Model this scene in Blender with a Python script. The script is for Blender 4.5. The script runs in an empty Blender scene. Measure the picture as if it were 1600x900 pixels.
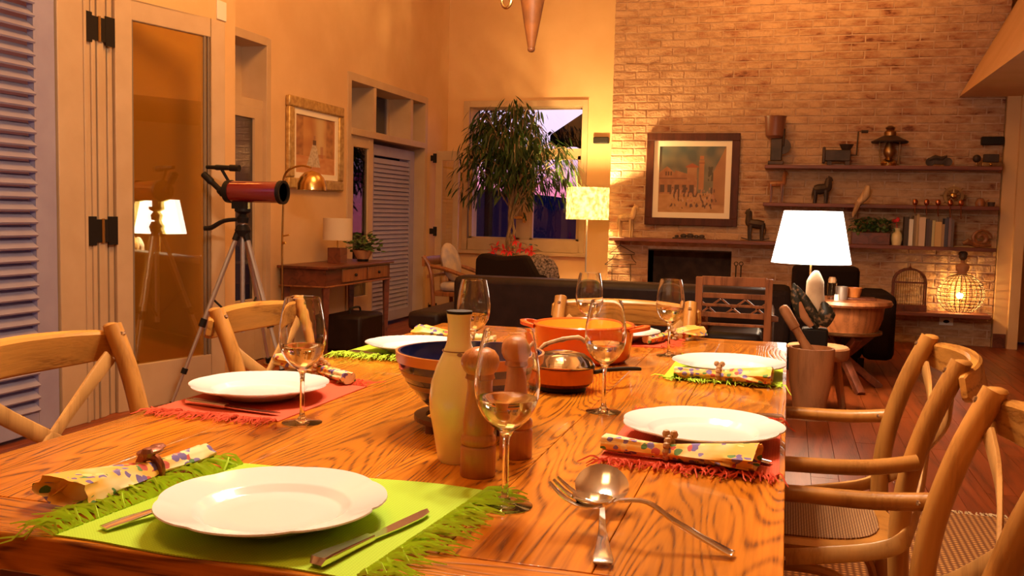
import bpy, math, random
import numpy as np
from mathutils import Vector, Matrix
random.seed(7)
PI = math.pi
C = bpy.context.scene
COL = C.collection

# ---------------------------------------------------------------- camera
F = 1470.0; YAW, PITCH, ROLL = -.2835, -.0785, .0232; CH = 1.13
cyw, syw, cp, sp = math.cos(YAW), math.sin(YAW), math.cos(PITCH), math.sin(PITCH)
fwd = Vector((syw*cp, cyw*cp, sp)); rgt = Vector((cyw, -syw, 0)); up = rgt.cross(fwd)
r2 = rgt*math.cos(ROLL) + up*math.sin(ROLL); u2 = -rgt*math.sin(ROLL) + up*math.cos(ROLL)
camd = bpy.data.cameras.new('camera'); cam = bpy.data.objects.new('camera', camd); COL.objects.link(cam)
camd.sensor_width = 36; camd.lens = F*36/1600; camd.clip_start = .05; camd.clip_end = 2000
m = Matrix.Identity(4)
for i in range(3):
    m[i][0] = r2[i]; m[i][1] = u2[i]; m[i][2] = -fwd[i]
m[2][3] = CH
cam.matrix_world = m
camd.dof.use_dof = False
C.camera = cam
# ---------------------------------------------------------------- world: dusk sky
W = bpy.data.worlds.new('dusk'); C.world = W; W.use_nodes = True
nt = W.node_tree; nt.nodes.clear()
out = nt.nodes.new('ShaderNodeOutputWorld'); bg = nt.nodes.new('ShaderNodeBackground')
tc = nt.nodes.new('ShaderNodeTexCoord'); sx = nt.nodes.new('ShaderNodeSeparateXYZ'); cr = nt.nodes.new('ShaderNodeValToRGB')
nz = nt.nodes.new('ShaderNodeTexNoise'); nz.inputs['Scale'].default_value = 3
mpw = nt.nodes.new('ShaderNodeMapping'); mpw.inputs['Scale'].default_value = (1, 1, 14)
mw = nt.nodes.new('ShaderNodeMath'); mw.operation = 'MULTIPLY_ADD'; mw.inputs[1].default_value = .035
nt.links.new(tc.outputs['Generated'], mpw.inputs['Vector']); nt.links.new(mpw.outputs[0], nz.inputs['Vector'])
nt.links.new(tc.outputs['Generated'], sx.inputs[0]); nt.links.new(nz.outputs['Fac'], mw.inputs[0]); nt.links.new(sx.outputs['Z'], mw.inputs[2])
nt.links.new(mw.outputs[0], cr.inputs['Fac']); nt.links.new(cr.outputs[0], bg.inputs['Color']); nt.links.new(bg.outputs[0], out.inputs[0])
e = cr.color_ramp.elements
e[0].position = 0; e[0].color = (1.0, .17, .22, 1); e[1].position = 1; e[1].color = (.05, .07, .22, 1)
for p_, c_ in ((.03, (.86, .17, .28, 1)), (.055, (.80, .32, .48, 1)), (.085, (.86, .58, .76, 1)), (.13, (.80, .68, .92, 1)), (.4, (.16, .18, .5, 1))):
    q = e.new(p_); q.color = c_
bg.inputs['Strength'].default_value = .85
# ---------------------------------------------------------------- lights and exposure
def light(name, typ, loc, energy, color, size=.1, rot=None, **kw):
    d = bpy.data.lights.new(name, typ); d.energy = energy; d.color = color
    if typ == 'AREA': d.size = size
    else: d.shadow_soft_size = size
    for k, v in kw.items(): setattr(d, k, v)
    o = bpy.data.objects.new(name, d); COL.objects.link(o); o.location = loc
    if rot is not None:
        dirv = Vector(rot) - Vector(loc)
        o.rotation_euler = dirv.to_track_quat('-Z', 'Y').to_euler()
    return o
WARM = (1.0, .52, .18); WARM2 = (1.0, .72, .42); AMB2 = (1.0, .47, .125)
for k in range(5):                                   # bulbs of the dining pendant above the frame
    a = k*2*PI/5+.3
    light('pendant_bulb', 'POINT', (-.60+.22*math.cos(a), 2.15+.22*math.sin(a), 2.25), 22, (1.0, .81, .60), .035)
light('fill_dining', 'AREA', (-.8, .6, 3.9), 22, WARM, 1.2, rot=(-.8, 1.5, 0))  # added soft fill over the dining end, not a fitting
light('fill_left', 'AREA', (-1.6, 4.6, 4.0), 54, AMB2, 1.0, rot=(-3.6, 5.6, 1.2))  # added warm fill washing the left wall
light('fill_living', 'AREA', (-1.2, 7.2, 4.1), 10, AMB2, 1.4, rot=(-1.2, 7.9, 0))  # added weak fill for the living area
light('brick_spot', 'SPOT', (.1, 6.6, 4.1), 260, AMB2, .25, rot=(.2, 9.6, 3.9), spot_size=1.1, spot_blend=1.0)
light('brick_spot', 'SPOT', (-1.6, 6.6, 4.0), 75, AMB2, .25, rot=(-1.4, 9.8, 2.9), spot_size=1.3, spot_blend=1.0)
VS = C.view_settings
VS.view_transform = 'Standard'; VS.look = 'None'; VS.gamma = 1; VS.use_curve_mapping = False
VS.exposure = .78
C.render.use_freestyle = False
try:
    C.cycles.use_denoising = True
    C.cycles.max_bounces = 12; C.cycles.transmission_bounces = 12; C.cycles.transparent_max_bounces = 24
    C.cycles.sample_clamp_indirect = 4
except Exception: pass

# ---------------------------------------------------------------- placement helpers (true depths)
MR = (r2, u2, fwd)
def ray(px, py):
    v = ((px-800)/F, -(py-450)/F, 1.0)
    return MR[0]*v[0] + MR[1]*v[1] + MR[2]*v[2]
def atz(px, py, z): d = ray(px, py); t = (z-CH)/d.z; return Vector((0, 0, CH)) + d*t
def aty(px, py, Y): d = ray(px, py); t = Y/d.y; return Vector((0, 0, CH)) + d*t
def atx(px, py, X): d = ray(px, py); t = X/d.x; return Vector((0, 0, CH)) + d*t

# ---------------------------------------------------------------- mesh helpers
class MB:
    def __init__(s): s.v = []; s.f = []
    def add(s, v, f):
        n = len(s.v); s.v += [tuple(a) for a in v]; s.f += [tuple(i+n for i in q) for q in f]; return s
    def box(s, x0, x1, y0, y1, z0, z1, rot=None, piv=None):
        v = [(x, y, z) for z in (z0, z1) for y in (y0, y1) for x in (x0, x1)]
        if rot is not None:
            p = Vector(piv or ((x0+x1)/2, (y0+y1)/2, (z0+z1)/2)); v = [tuple(rot @ (Vector(a)-p) + p) for a in v]
        return s.add(v, [(0, 2, 3, 1), (4, 5, 7, 6), (0, 1, 5, 4), (2, 6, 7, 3), (0, 4, 6, 2), (1, 3, 7, 5)])
    def lathe(s, prof, n=32, c=(0, 0, 0), rf=None, sx=1, sy=1, rot=None):
        v = []; f = []; k = len(prof)
        for j, (r, z) in enumerate(prof):
            for i in range(n):
                a = 2*PI*i/n; rr = r*(rf(a, j) if rf else 1)
                p = Vector((rr*math.cos(a)*sx, rr*math.sin(a)*sy, z))
                if rot is not None: p = rot @ p
                v.append((p.x+c[0], p.y+c[1], p.z+c[2]))
        for j in range(k-1):
            for i in range(n):
                i2 = (i+1) % n; f.append((j*n+i, j*n+i2, (j+1)*n+i2, (j+1)*n+i))
        if prof[0][0] > 1e-6: f.append(tuple(range(n-1, -1, -1)))
        if prof[-1][0] > 1e-6: f.append(tuple((k-1)*n+i for i in range(n)))
        return s.add(v, f)
    def shell(s, prof, n=32, **kw):          # closed lathe profile loop without caps
        o = MB(); o.lathe(list(prof)+[prof[0]], n, **kw)
        o.f = [q for q in o.f if len(q) == 4]; return s.add(o.v, o.f)
    def tube(s, pts, r, n=8, closed=False, sq=None, up0=None):
        pts = [Vector(p) for p in pts]; k = len(pts)
        rs = r if isinstance(r, (list, tuple)) else [r]*k
        v = []; f = []; prev = None
        for i, p in enumerate(pts):
            if closed: t = pts[(i+1) % k]-pts[i-1]
            else: t = pts[min(i+1, k-1)]-pts[max(i-1, 0)]
            t.normalize()
            if prev is None:
                u = Vector(up0) if up0 else (Vector((0, 0, 1)) if abs(t.z) < .9 else Vector((1, 0, 0)))
            else: u = prev
            u = (u - t*u.dot(t)).normalized(); prev = u; w = t.cross(u)
            ri = rs[i]
            for j in range(n):
                a = 2*PI*j/n
                if isinstance(ri, (tuple, list)): q = p + u*math.cos(a)*ri[0] + w*math.sin(a)*ri[1]
                else: q = p + u*math.cos(a)*ri + w*math.sin(a)*ri
                v.append(tuple(q))
        for i in range(k if closed else k-1):
            i2 = (i+1) % k
            for j in range(n):
                j2 = (j+1) % n; f.append((i*n+j, i*n+j2, i2*n+j2, i2*n+j))
        if not closed:
            f.append(tuple(range(n-1, -1, -1))); f.append(tuple((k-1)*n+j for j in range(n)))
        return s.add(v, f)
    def strap(s, pts, w, t, wdir=(0, 0, 1)):  # rectangular section; w along wdir-ish, t across; w,t may be lists
        pts = [Vector(p) for p in pts]; k = len(pts); v = []; f = []
        for i, p in enumerate(pts):
            tg = (pts[min(i+1, k-1)]-pts[max(i-1, 0)]).normalized()
            wd = Vector(wdir[i] if isinstance(wdir, list) else wdir); wd = (wd - tg*wd.dot(tg)).normalized(); nn = tg.cross(wd)
            ww = (w[i] if isinstance(w, list) else w)/2; tt = (t[i] if isinstance(t, list) else t)/2
            for a, b in ((-1, -.6), (-.85, -1), (.85, -1), (1, -.6), (1, .6), (.85, 1), (-.85, 1), (-1, .6)): v.append(tuple(p + wd*ww*a + nn*tt*b))
        for i in range(k-1):
            for j in range(8):
                j2 = (j+1) % 8; f.append((i*8+j, i*8+j2, (i+1)*8+j2, (i+1)*8+j))
        f.append(tuple(range(7, -1, -1))); f.append(tuple((k-1)*8+j for j in range(8)))
        return s.add(v, f)
    def ball(s, c, r, n=12, sc=(1, 1, 1), rot=None):
        k = max(5, n//2+1); prof = [(math.sin(PI*i/(k-1)), -math.cos(PI*i/(k-1))) for i in range(k)]
        v = []; f = []
        for j, (rr, z) in enumerate(prof):
            for i in range(n):
                a = 2*PI*i/n; p = Vector((rr*math.cos(a)*r*sc[0], rr*math.sin(a)*r*sc[1], z*r*sc[2]))
                if rot is not None: p = rot @ p
                v.append(tuple(p+Vector(c)))
        for j in range(k-1):
            for i in range(n):
                i2 = (i+1) % n; f.append((j*n+i, j*n+i2, (j+1)*n+i2, (j+1)*n+i))
        return s.add(v, f)
    def prism(s, poly, a, b, axis='y'):
        k = len(poly); mk = {'y': lambda p, h: (p[0], h, p[1]), 'x': lambda p, h: (h, p[0], p[1]), 'z': lambda p, h: (p[0], p[1], h)}[axis]
        v = [mk(p, a) for p in poly]+[mk(p, b) for p in poly]
        f = [tuple(range(k-1, -1, -1)), tuple(range(k, 2*k))]+[(i, (i+1) % k, (i+1) % k+k, i+k) for i in range(k)]
        return s.add(v, f)
    def xf(s, M): s.v = [tuple(M @ Vector(a)) for a in s.v]; return s

def obj(name, mb, mat, parent=None, smooth=True, bev=0, ang=38, label=None, kind=None, sub=0):
    me = bpy.data.meshes.new(name); me.from_pydata(mb.v, [], mb.f); me.validate(); me.update()
    import bmesh
    b = bmesh.new(); b.from_mesh(me); bmesh.ops.remove_doubles(b, verts=b.verts, dist=1e-6); bmesh.ops.recalc_face_normals(b, faces=b.faces); b.to_mesh(me); b.free()
    if mat: me.materials.append(mat)
    if smooth:
        me.shade_smooth(); me.set_sharp_from_angle(angle=math.radians(ang))
    o = bpy.data.objects.new(name, me); COL.objects.link(o)
    if parent: o.parent = parent
    if bev:
        bm_ = o.modifiers.new('bevel', 'BEVEL'); bm_.width = bev; bm_.segments = 2; bm_.limit_method = 'ANGLE'
        me.shade_smooth(); me.set_sharp_from_angle(angle=math.radians(ang))
        bm_.harden_normals = False
    if sub:
        sm = o.modifiers.new('sub', 'SUBSURF'); sm.levels = sub; sm.render_levels = sub
    if label: o['label'] = label
    if kind: o['kind'] = kind
    return o
def tag(o, label, cat, group=None):
    o['label'] = label; o['category'] = cat
    if group: o['group'] = group
    return o
def thing(name, label, cat, loc=(0, 0, 0), rz=0, group=None):
    o = bpy.data.objects.new(name, None); COL.objects.link(o); o.location = loc; o.rotation_euler = (0, 0, rz)
    o.empty_display_size = .05
    return tag(o, label, cat, group)
def struct(name, mb, mat, **kw):
    o = obj(name, mb, mat, **kw); o['kind'] = 'structure'; return o
def kids(o): return [c for c in bpy.data.objects if c.parent == o]
def copy_tree(o, parent=None):
    c = o.copy(); COL.objects.link(c)
    if parent: c.parent = parent
    for ch in kids(o): copy_tree(ch, c)
    return c
def bx(x0, x1, y0, y1, z0, z1): return MB().box(x0, x1, y0, y1, z0, z1)
def smoothpath(pts, n=6):
    pts = [Vector(p) for p in pts]; P_ = [pts[0]]+pts+[pts[-1]]; o = []
    for i in range(1, len(P_)-2):
        a, b, c, d = P_[i-1:i+3]
        for k in range(n):
            t = k/n; o.append(.5*((2*b)+(c-a)*t+(2*a-5*b+4*c-d)*t*t+(3*b-a-3*c+d)*t**3))
    o.append(pts[-1]); return o
def interp(vals, n):
    o = []
    for i in range(n):
        t = i/(n-1)*(len(vals)-1); k = min(int(t), len(vals)-2); o.append(vals[k]+(vals[k+1]-vals[k])*(t-k))
    return o

# ---------------------------------------------------------------- materials
def newmat(name):
    mt = bpy.data.materials.new(name); mt.use_nodes = True; n = mt.node_tree
    return mt, n, n.nodes['Principled BSDF']
def c4(c): return (c[0], c[1], c[2], 1)
def pm(name, c1, c2=None, scale=8, rough=.5, metal=0, bump=0, stretch=(1, 1, 1), spec=.5, coat=0, rnd=0, bscale=None, world=False, detail=4, ramp=(.35, .65)):
    mt, n, b = newmat(name); L = n.links
    b.inputs['Roughness'].default_value = rough; b.inputs['Metallic'].default_value = metal
    b.inputs['Specular IOR Level'].default_value = spec; b.inputs['Coat Weight'].default_value = coat; b.inputs['Coat Roughness'].default_value = .12
    b.inputs['Base Color'].default_value = c4(c1)
    if c2 is None and not bump: return mt
    if world: geo = n.nodes.new('ShaderNodeNewGeometry'); src = geo.outputs['Position']
    else: t = n.nodes.new('ShaderNodeTexCoord'); src = t.outputs['Object']
    mp = n.nodes.new('ShaderNodeMapping'); mp.inputs['Scale'].default_value = stretch; L.new(src, mp.inputs[0])
    if rnd:
        oi = n.nodes.new('ShaderNodeObjectInfo'); cm = n.nodes.new('ShaderNodeCombineXYZ'); mu = n.nodes.new('ShaderNodeMath'); mu.operation = 'MULTIPLY'; mu.inputs[1].default_value = 37
        L.new(oi.outputs['Random'], mu.inputs[0]); L.new(mu.outputs[0], cm.inputs[0]); L.new(mu.outputs[0], cm.inputs[1]); L.new(mu.outputs[0], cm.inputs[2]); L.new(cm.outputs[0], mp.inputs['Location'])
    nz = n.nodes.new('ShaderNodeTexNoise'); nz.inputs['Scale'].default_value = scale; nz.inputs['Detail'].default_value = detail; L.new(mp.outputs[0], nz.inputs['Vector'])
    if c2 is not None:
        r = n.nodes.new('ShaderNodeValToRGB'); r.color_ramp.elements[0].color = c4(c1); r.color_ramp.elements[1].color = c4(c2)
        r.color_ramp.elements[0].position, r.color_ramp.elements[1].position = ramp
        L.new(nz.outputs['Fac'], r.inputs[0]); L.new(r.outputs[0], b.inputs['Base Color'])
    if bump:
        bp = n.nodes.new('ShaderNodeBump'); bp.inputs['Strength'].default_value = bump; bp.inputs['Distance'].default_value = .01
        if bscale:
            n2 = n.nodes.new('ShaderNodeTexNoise'); n2.inputs['Scale'].default_value = bscale; L.new(mp.outputs[0], n2.inputs['Vector']); L.new(n2.outputs['Fac'], bp.inputs['Height'])
        else: L.new(nz.outputs['Fac'], bp.inputs['Height'])
        L.new(bp.outputs[0], b.inputs['Normal'])
    return mt
def wood(name, base, dark, axis=1, scale=1, rough=.35, rings=9, contrast=.75, coat=.0, rnd=True, bump=.25, spec=.5):
    """contour-line grain: sine of a stretched low-frequency noise gives cathedral figures, a fine stretched noise gives pores"""
    mt, n, b = newmat(name); L = n.links
    t = n.nodes.new('ShaderNodeTexCoord'); mp = n.nodes.new('ShaderNodeMapping')
    sc = [scale*4.5]*3; sc[axis] = scale*.55; mp.inputs['Scale'].default_value = sc; L.new(t.outputs['Object'], mp.inputs[0])
    if rnd:
        oi = n.nodes.new('ShaderNodeObjectInfo'); mu = n.nodes.new('ShaderNodeMath'); mu.operation = 'MULTIPLY'; mu.inputs[1].default_value = 53
        cm = n.nodes.new('ShaderNodeCombineXYZ'); L.new(oi.outputs['Random'], mu.inputs[0])
        for k in range(3): L.new(mu.outputs[0], cm.inputs[k])
        L.new(cm.outputs[0], mp.inputs['Location'])
    nz = n.nodes.new('ShaderNodeTexNoise'); nz.inputs['Scale'].default_value = 1.3; nz.inputs['Detail'].default_value = 2; nz.inputs['Roughness'].default_value = .35; L.new(mp.outputs[0], nz.inputs['Vector'])
    m1 = n.nodes.new('ShaderNodeMath'); m1.operation = 'MULTIPLY'; m1.inputs[1].default_value = rings*2*PI; L.new(nz.outputs['Fac'], m1.inputs[0])
    m2 = n.nodes.new('ShaderNodeMath'); m2.operation = 'SINE'; L.new(m1.outputs[0], m2.inputs[0])
    m3 = n.nodes.new('ShaderNodeMath'); m3.operation = 'MULTIPLY_ADD'; m3.inputs[1].default_value = .5; m3.inputs[2].default_value = .5; L.new(m2.outputs[0], m3.inputs[0])
    m4 = n.nodes.new('ShaderNodeMath'); m4.operation = 'POWER'; m4.inputs[1].default_value = 3; L.new(m3.outputs[0], m4.inputs[0])
    mp2 = n.nodes.new('ShaderNodeMapping'); s2 = [scale*170]*3; s2[axis] = scale*9; mp2.inputs['Scale'].default_value = s2; L.new(t.outputs['Object'], mp2.inputs[0])
    n2 = n.nodes.new('ShaderNodeTexNoise'); n2.inputs['Scale'].default_value = 1; n2.inputs['Detail'].default_value = 3; L.new(mp2.outputs[0], n2.inputs['Vector'])
    r2_ = n.nodes.new('ShaderNodeMapRange'); r2_.inputs[1].default_value = .42; r2_.inputs[2].default_value = .62; L.new(n2.outputs['Fac'], r2_.inputs[0])
    m5 = n.nodes.new('ShaderNodeMath'); m5.operation = 'MULTIPLY'; L.new(m4.outputs[0], m5.inputs[0])
    m6 = n.nodes.new('ShaderNodeMath'); m6.operation = 'MULTIPLY_ADD'; m6.inputs[1].default_value = .55; m6.inputs[2].default_value = .5; L.new(r2_.outputs[0], m6.inputs[0]); L.new(m6.outputs[0], m5.inputs[1])
    m7 = n.nodes.new('ShaderNodeMath'); m7.operation = 'MULTIPLY_ADD'; m7.inputs[1].default_value = .22; L.new(r2_.outputs[0], m7.inputs[0]); L.new(m5.outputs[0], m7.inputs[2])
    m8 = n.nodes.new('ShaderNodeMath'); m8.operation = 'MULTIPLY'; m8.use_clamp = True; m8.inputs[1].default_value = contrast; L.new(m7.outputs[0], m8.inputs[0])
    mx = n.nodes.new('ShaderNodeMix'); mx.data_type = 'RGBA'; L.new(m8.outputs[0], mx.inputs['Factor']); mx.inputs['A'].default_value = c4(base); mx.inputs['B'].default_value = c4(dark)
    n3 = n.nodes.new('ShaderNodeTexNoise'); n3.inputs['Scale'].default_value = 2.2; L.new(mp.outputs[0], n3.inputs['Vector'])
    hs = n.nodes.new('ShaderNodeHueSaturation'); r3 = n.nodes.new('ShaderNodeMapRange'); r3.inputs[1].default_value = .3; r3.inputs[2].default_value = .7; r3.inputs[3].default_value = .72; r3.inputs[4].default_value = 1.2
    L.new(n3.outputs['Fac'], r3.inputs[0]); L.new(r3.outputs[0], hs.inputs['Value']); L.new(mx.outputs['Result'], hs.inputs['Color']); L.new(hs.outputs[0], b.inputs['Base Color'])
    b.inputs['Roughness'].default_value = rough; b.inputs['Coat Weight'].default_value = coat; b.inputs['Specular IOR Level'].default_value = spec
    bp = n.nodes.new('ShaderNodeBump'); bp.inputs['Strength'].default_value = bump; bp.inputs['Distance'].default_value = .002; bp.invert = True; L.new(m8.outputs[0], bp.inputs['Height']); L.new(bp.outputs[0], b.inputs['Normal'])
    return mt
def emis(name, col, st, base=(.9, .85, .7), noise=None):
    mt, n, b = newmat(name); b.inputs['Base Color'].default_value = c4(base); b.inputs['Emission Color'].default_value = c4(col); b.inputs['Emission Strength'].default_value = st; b.inputs['Roughness'].default_value = .8
    if noise:
        t = n.nodes.new('ShaderNodeTexCoord'); nz = n.nodes.new('ShaderNodeTexNoise'); nz.inputs['Scale'].default_value = noise; nz.inputs['Detail'].default_value = 6
        r = n.nodes.new('ShaderNodeMapRange'); r.inputs[1].default_value = .4; r.inputs[2].default_value = .62; r.inputs[3].default_value = st*.35; r.inputs[4].default_value = st*1.5
        n.links.new(t.outputs['Object'], nz.inputs['Vector']); n.links.new(nz.outputs['Fac'], r.inputs[0]); n.links.new(r.outputs[0], b.inputs['Emission Strength'])
    return mt
def pane(name, tint=(1, 1, 1), gl=.12, refl=(1, 1, 1)):
    mt = bpy.data.materials.new(name); mt.use_nodes = True; n = mt.node_tree; n.nodes.clear(); L = n.links
    o = n.nodes.new('ShaderNodeOutputMaterial'); tr = n.nodes.new('ShaderNodeBsdfTransparent'); g = n.nodes.new('ShaderNodeBsdfGlossy'); mx = n.nodes.new('ShaderNodeMixShader')
    tr.inputs[0].default_value = c4(tint); g.inputs['Roughness'].default_value = .01; g.inputs[0].default_value = c4(refl)
    fr = n.nodes.new('ShaderNodeLayerWeight'); pw = n.nodes.new('ShaderNodeMath'); pw.operation = 'POWER'; pw.inputs[1].default_value = 5
    ad = n.nodes.new('ShaderNodeMath'); ad.operation = 'MULTIPLY_ADD'; ad.inputs[1].default_value = .9; ad.inputs[2].default_value = .04+gl; ad.use_clamp = True
    L.new(fr.outputs['Facing'], pw.inputs[0]); L.new(pw.outputs[0], ad.inputs[0]); L.new(ad.outputs[0], mx.inputs[0]); L.new(tr.outputs[0], mx.inputs[1]); L.new(g.outputs[0], mx.inputs[2]); L.new(mx.outputs[0], o.inputs[0])
    return mt
def glassm(name, col=(1, 1, 1), ior=1.45, rough=0):
    mt, n, b = newmat(name); b.inputs['Base Color'].default_value = c4(col); b.inputs['Transmission Weight'].default_value = 1; b.inputs['Roughness'].default_value = rough; b.inputs['IOR'].default_value = ior
    return mt
def vcol(name, rough=.6):
    mt, n, b = newmat(name); a = n.nodes.new('ShaderNodeVertexColor'); a.layer_name = 'Col'; n.links.new(a.outputs[0], b.inputs['Base Color']); b.inputs['Roughness'].default_value = rough; return mt
def floral(name):
    mt, n, b = newmat(name); L = n.links; t = n.nodes.new('ShaderNodeTexCoord')
    v = n.nodes.new('ShaderNodeTexVoronoi'); v.inputs['Scale'].default_value = 75; L.new(t.outputs['Object'], v.inputs['Vector'])
    nz = n.nodes.new('ShaderNodeTexNoise'); nz.inputs['Scale'].default_value = 90; L.new(t.outputs['Object'], nz.inputs['Vector'])
    ad = n.nodes.new('ShaderNodeMath'); ad.operation = 'MULTIPLY_ADD'; ad.inputs[1].default_value = .5; L.new(nz.outputs['Fac'], ad.inputs[0]); L.new(v.outputs['Distance'], ad.inputs[2])
    lt = n.nodes.new('ShaderNodeMath'); lt.operation = 'LESS_THAN'; lt.inputs[1].default_value = .74; L.new(ad.outputs[0], lt.inputs[0])
    sh = n.nodes.new('ShaderNodeSeparateColor'); L.new(v.outputs['Color'], sh.inputs[0])
    cr_ = n.nodes.new('ShaderNodeValToRGB'); cr_.color_ramp.interpolation = 'CONSTANT'; el = cr_.color_ramp.elements
    el[0].color = (.16, .10, .30, 1); el[1].position = .25; el[1].color = (.10, .22, .05, 1)
    for p_, c_ in ((.5, (.55, .08, .05, 1)), (.68, (.85, .62, .22, 1)), (.85, (.22, .16, .38, 1))): q = el.new(p_); q.color = c_
    L.new(sh.outputs[0], cr_.inputs[0])
    n3 = n.nodes.new('ShaderNodeTexNoise'); n3.inputs['Scale'].default_value = 14; L.new(t.outputs['Object'], n3.inputs['Vector'])
    rb = n.nodes.new('ShaderNodeValToRGB'); rb.color_ramp.elements[0].position = .42; rb.color_ramp.elements[1].position = .6
    rb.color_ramp.elements[0].color = (.82, .68, .36, 1); rb.color_ramp.elements[1].color = (.80, .42, .06, 1); L.new(n3.outputs['Fac'], rb.inputs[0])
    mx = n.nodes.new('ShaderNodeMix'); mx.data_type = 'RGBA'; n4 = n.nodes.new('ShaderNodeTexNoise'); n4.inputs['Scale'].default_value = 22; L.new(t.outputs['Object'], n4.inputs['Vector']); g4 = n.nodes.new('ShaderNodeMath'); g4.operation = 'GREATER_THAN'; g4.inputs[1].default_value = .47; L.new(n4.outputs['Fac'], g4.inputs[0]); ml = n.nodes.new('ShaderNodeMath'); ml.operation = 'MULTIPLY'; L.new(g4.outputs[0], ml.inputs[0]); L.new(lt.outputs[0], ml.inputs[1]); L.new(ml.outputs[0], mx.inputs['Factor']); L.new(rb.outputs[0], mx.inputs['A']); L.new(cr_.outputs[0], mx.inputs['B']); L.new(mx.outputs['Result'], b.inputs['Base Color'])
    b.inputs['Roughness'].default_value = .8
    return mt
def woven(name, c1, c2, scale=300, rough=.85, bump=.5):
    mt, n, b = newmat(name); L = n.links; t = n.nodes.new('ShaderNodeTexCoord')
    ck = []
    for ax in (0, 1):
        w = n.nodes.new('ShaderNodeTexWave'); w.bands_direction = 'XY'[ax]; w.inputs['Scale'].default_value = scale/20; w.inputs['Distortion'].default_value = .6; w.inputs['Detail'].default_value = 1
        L.new(t.outputs['Object'], w.inputs['Vector']); ck.append(w)
    mu = n.nodes.new('ShaderNodeMath'); mu.operation = 'MULTIPLY'; L.new(ck[0].outputs['Fac'], mu.inputs[0]); L.new(ck[1].outputs['Fac'], mu.inputs[1])
    mx = n.nodes.new('ShaderNodeMix'); mx.data_type = 'RGBA'; L.new(mu.outputs[0], mx.inputs['Factor']); mx.inputs['A'].default_value = c4(c1); mx.inputs['B'].default_value = c4(c2); L.new(mx.outputs['Result'], b.inputs['Base Color'])
    bp = n.nodes.new('ShaderNodeBump'); bp.inputs['Strength'].default_value = bump; bp.inputs['Distance'].default_value = .003; L.new(mu.outputs[0], bp.inputs['Height']); L.new(bp.outputs[0], b.inputs['Normal'])
    b.inputs['Roughness'].default_value = rough; return mt

M = {}
M['plaster'] = pm('cream plaster', (.66, .405, .185), (.71, .45, .215), 3, .85, bump=.05, bscale=120)
M['trim'] = pm('painted trim', (.50, .33, .18), (.55, .37, .21), 5, .5)
M['trim_shade'] = pm('painted gap shade', (.20, .14, .09), None, rough=.6)  # trim colour darkened to stand for shade in the gaps
M['blue'] = pm('lilac grey paint', (.30, .25, .33), (.34, .29, .37), 6, .55)
M['table'] = wood('honey oak table', (.62, .20, .012), (.13, .026, .003), 1, 1.0, .22, 54, .72, coat=.3, spec=.4)
M['table_x'] = wood('honey oak table end board', (.62, .20, .012), (.13, .026, .003), 0, 1.0, .22, 54, .72, coat=.3, spec=.4)
M['chair'] = wood('bentwood chair', (.56, .24, .050), (.26, .09, .015), 2, 1.0, .3, 7, .4)
M['strapw'] = wood('pale bentwood strap', (.62, .31, .09), (.32, .13, .03), 2, 1.0, .33, 7, .4)
M['railw'] = wood('rail wood', (.66, .29, .055), (.25, .09, .02), 1, 1.3, .26, 10, .6)
M['cane'] = woven('woven cane', (.16, .06, .02), (.70, .40, .16), 1100)
M['rug'] = woven('sisal rug', (.20, .07, .02), (.80, .44, .13), 300)
M['rugf'] = pm('rug fringe', (.62, .50, .30), None, rough=.9)
M['floor'] = wood('red brown floor board', (.30, .066, .014), (.09, .018, .005), 1, 1.0, .36, 6, .6, spec=.3)
M['dwood'] = wood('dark red wood', (.17, .045, .02), (.05, .012, .006), 1, 1.5, .35, 6, .6)
M['mwood'] = wood('mid brown wood', (.32, .11, .035), (.10, .03, .01), 2, 1.5, .35, 7, .6)
M['shelf'] = wood('shelf wood', (.20, .055, .03), (.08, .02, .012), 0, 1.2, .5, 6, .5)
M['pale'] = wood('pale carved wood', (.60, .38, .18), (.30, .15, .06), 2, 2, .5, 6, .6)
M['pest'] = wood('mortar wood', (.46, .20, .075), (.26, .11, .04), 2, 1.2, .6, 4, .5)
M['mill'] = wood('red beech mill', (.56, .19, .045), (.30, .085, .02), 2, 1.5, .3, 5, .5, coat=.15)
M['black'] = pm('black iron', (.012, .008, .006), None, rough=.5, spec=.25)
M['sofa'] = pm('dark brown leather', (.014, .006, .004), (.022, .010, .007), 12, .5, bump=.1, spec=.22)
M['fabric'] = pm('black chair fabric', (.014, .006, .004), None, rough=.9, spec=.15, bump=.3, bscale=200)
M['pottery'] = pm('cream glazed pottery', (.82, .62, .28), (.88, .70, .36), 6, .22, coat=.4)
M['plate'] = pm('white glazed china', (.86, .82, .82), None, rough=.12, coat=.5)
M['brass'] = pm('brass', (.70, .45, .15), None, rough=.25, metal=1)
M['brassd'] = pm('old brass', (.42, .24, .09), (.2, .1, .04), 10, .4, metal=1)
M['steel'] = pm('stainless steel', (.75, .72, .70), None, rough=.16, metal=1)
M['alu'] = pm('aluminium', (.55, .50, .45), None, rough=.4, metal=.8)
M['dark_iron'] = pm('dark cast iron', (.04, .025, .018), (.08, .045, .03), 10, .55, metal=.4)
M['copper'] = pm('copper', (.42, .14, .06), None, rough=.25, metal=1)
M['red_tube'] = pm('metallic red lacquer', (.22, .008, .010), None, rough=.2, metal=.3, coat=1)
M['shade_lin'] = pm('linen shade', (.62, .48, .33), None, rough=.9, bump=.2, bscale=200)
M['gold'] = pm('gilt frame', (.62, .42, .16), (.42, .25, .08), 30, .4, metal=.5)
M['fr_dark'] = wood('picture frame wood', (.085, .022, .010), (.04, .012, .006), 2, 2, .5, 5, .5, spec=.2)
M['matboard'] = pm('mat board', (.85, .74, .56), None, rough=.8)
M['leaf'] = pm('dark green leaf', (.012, .030, .005), (.028, .060, .008), 8, .45, rnd=1, spec=.3)
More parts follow.
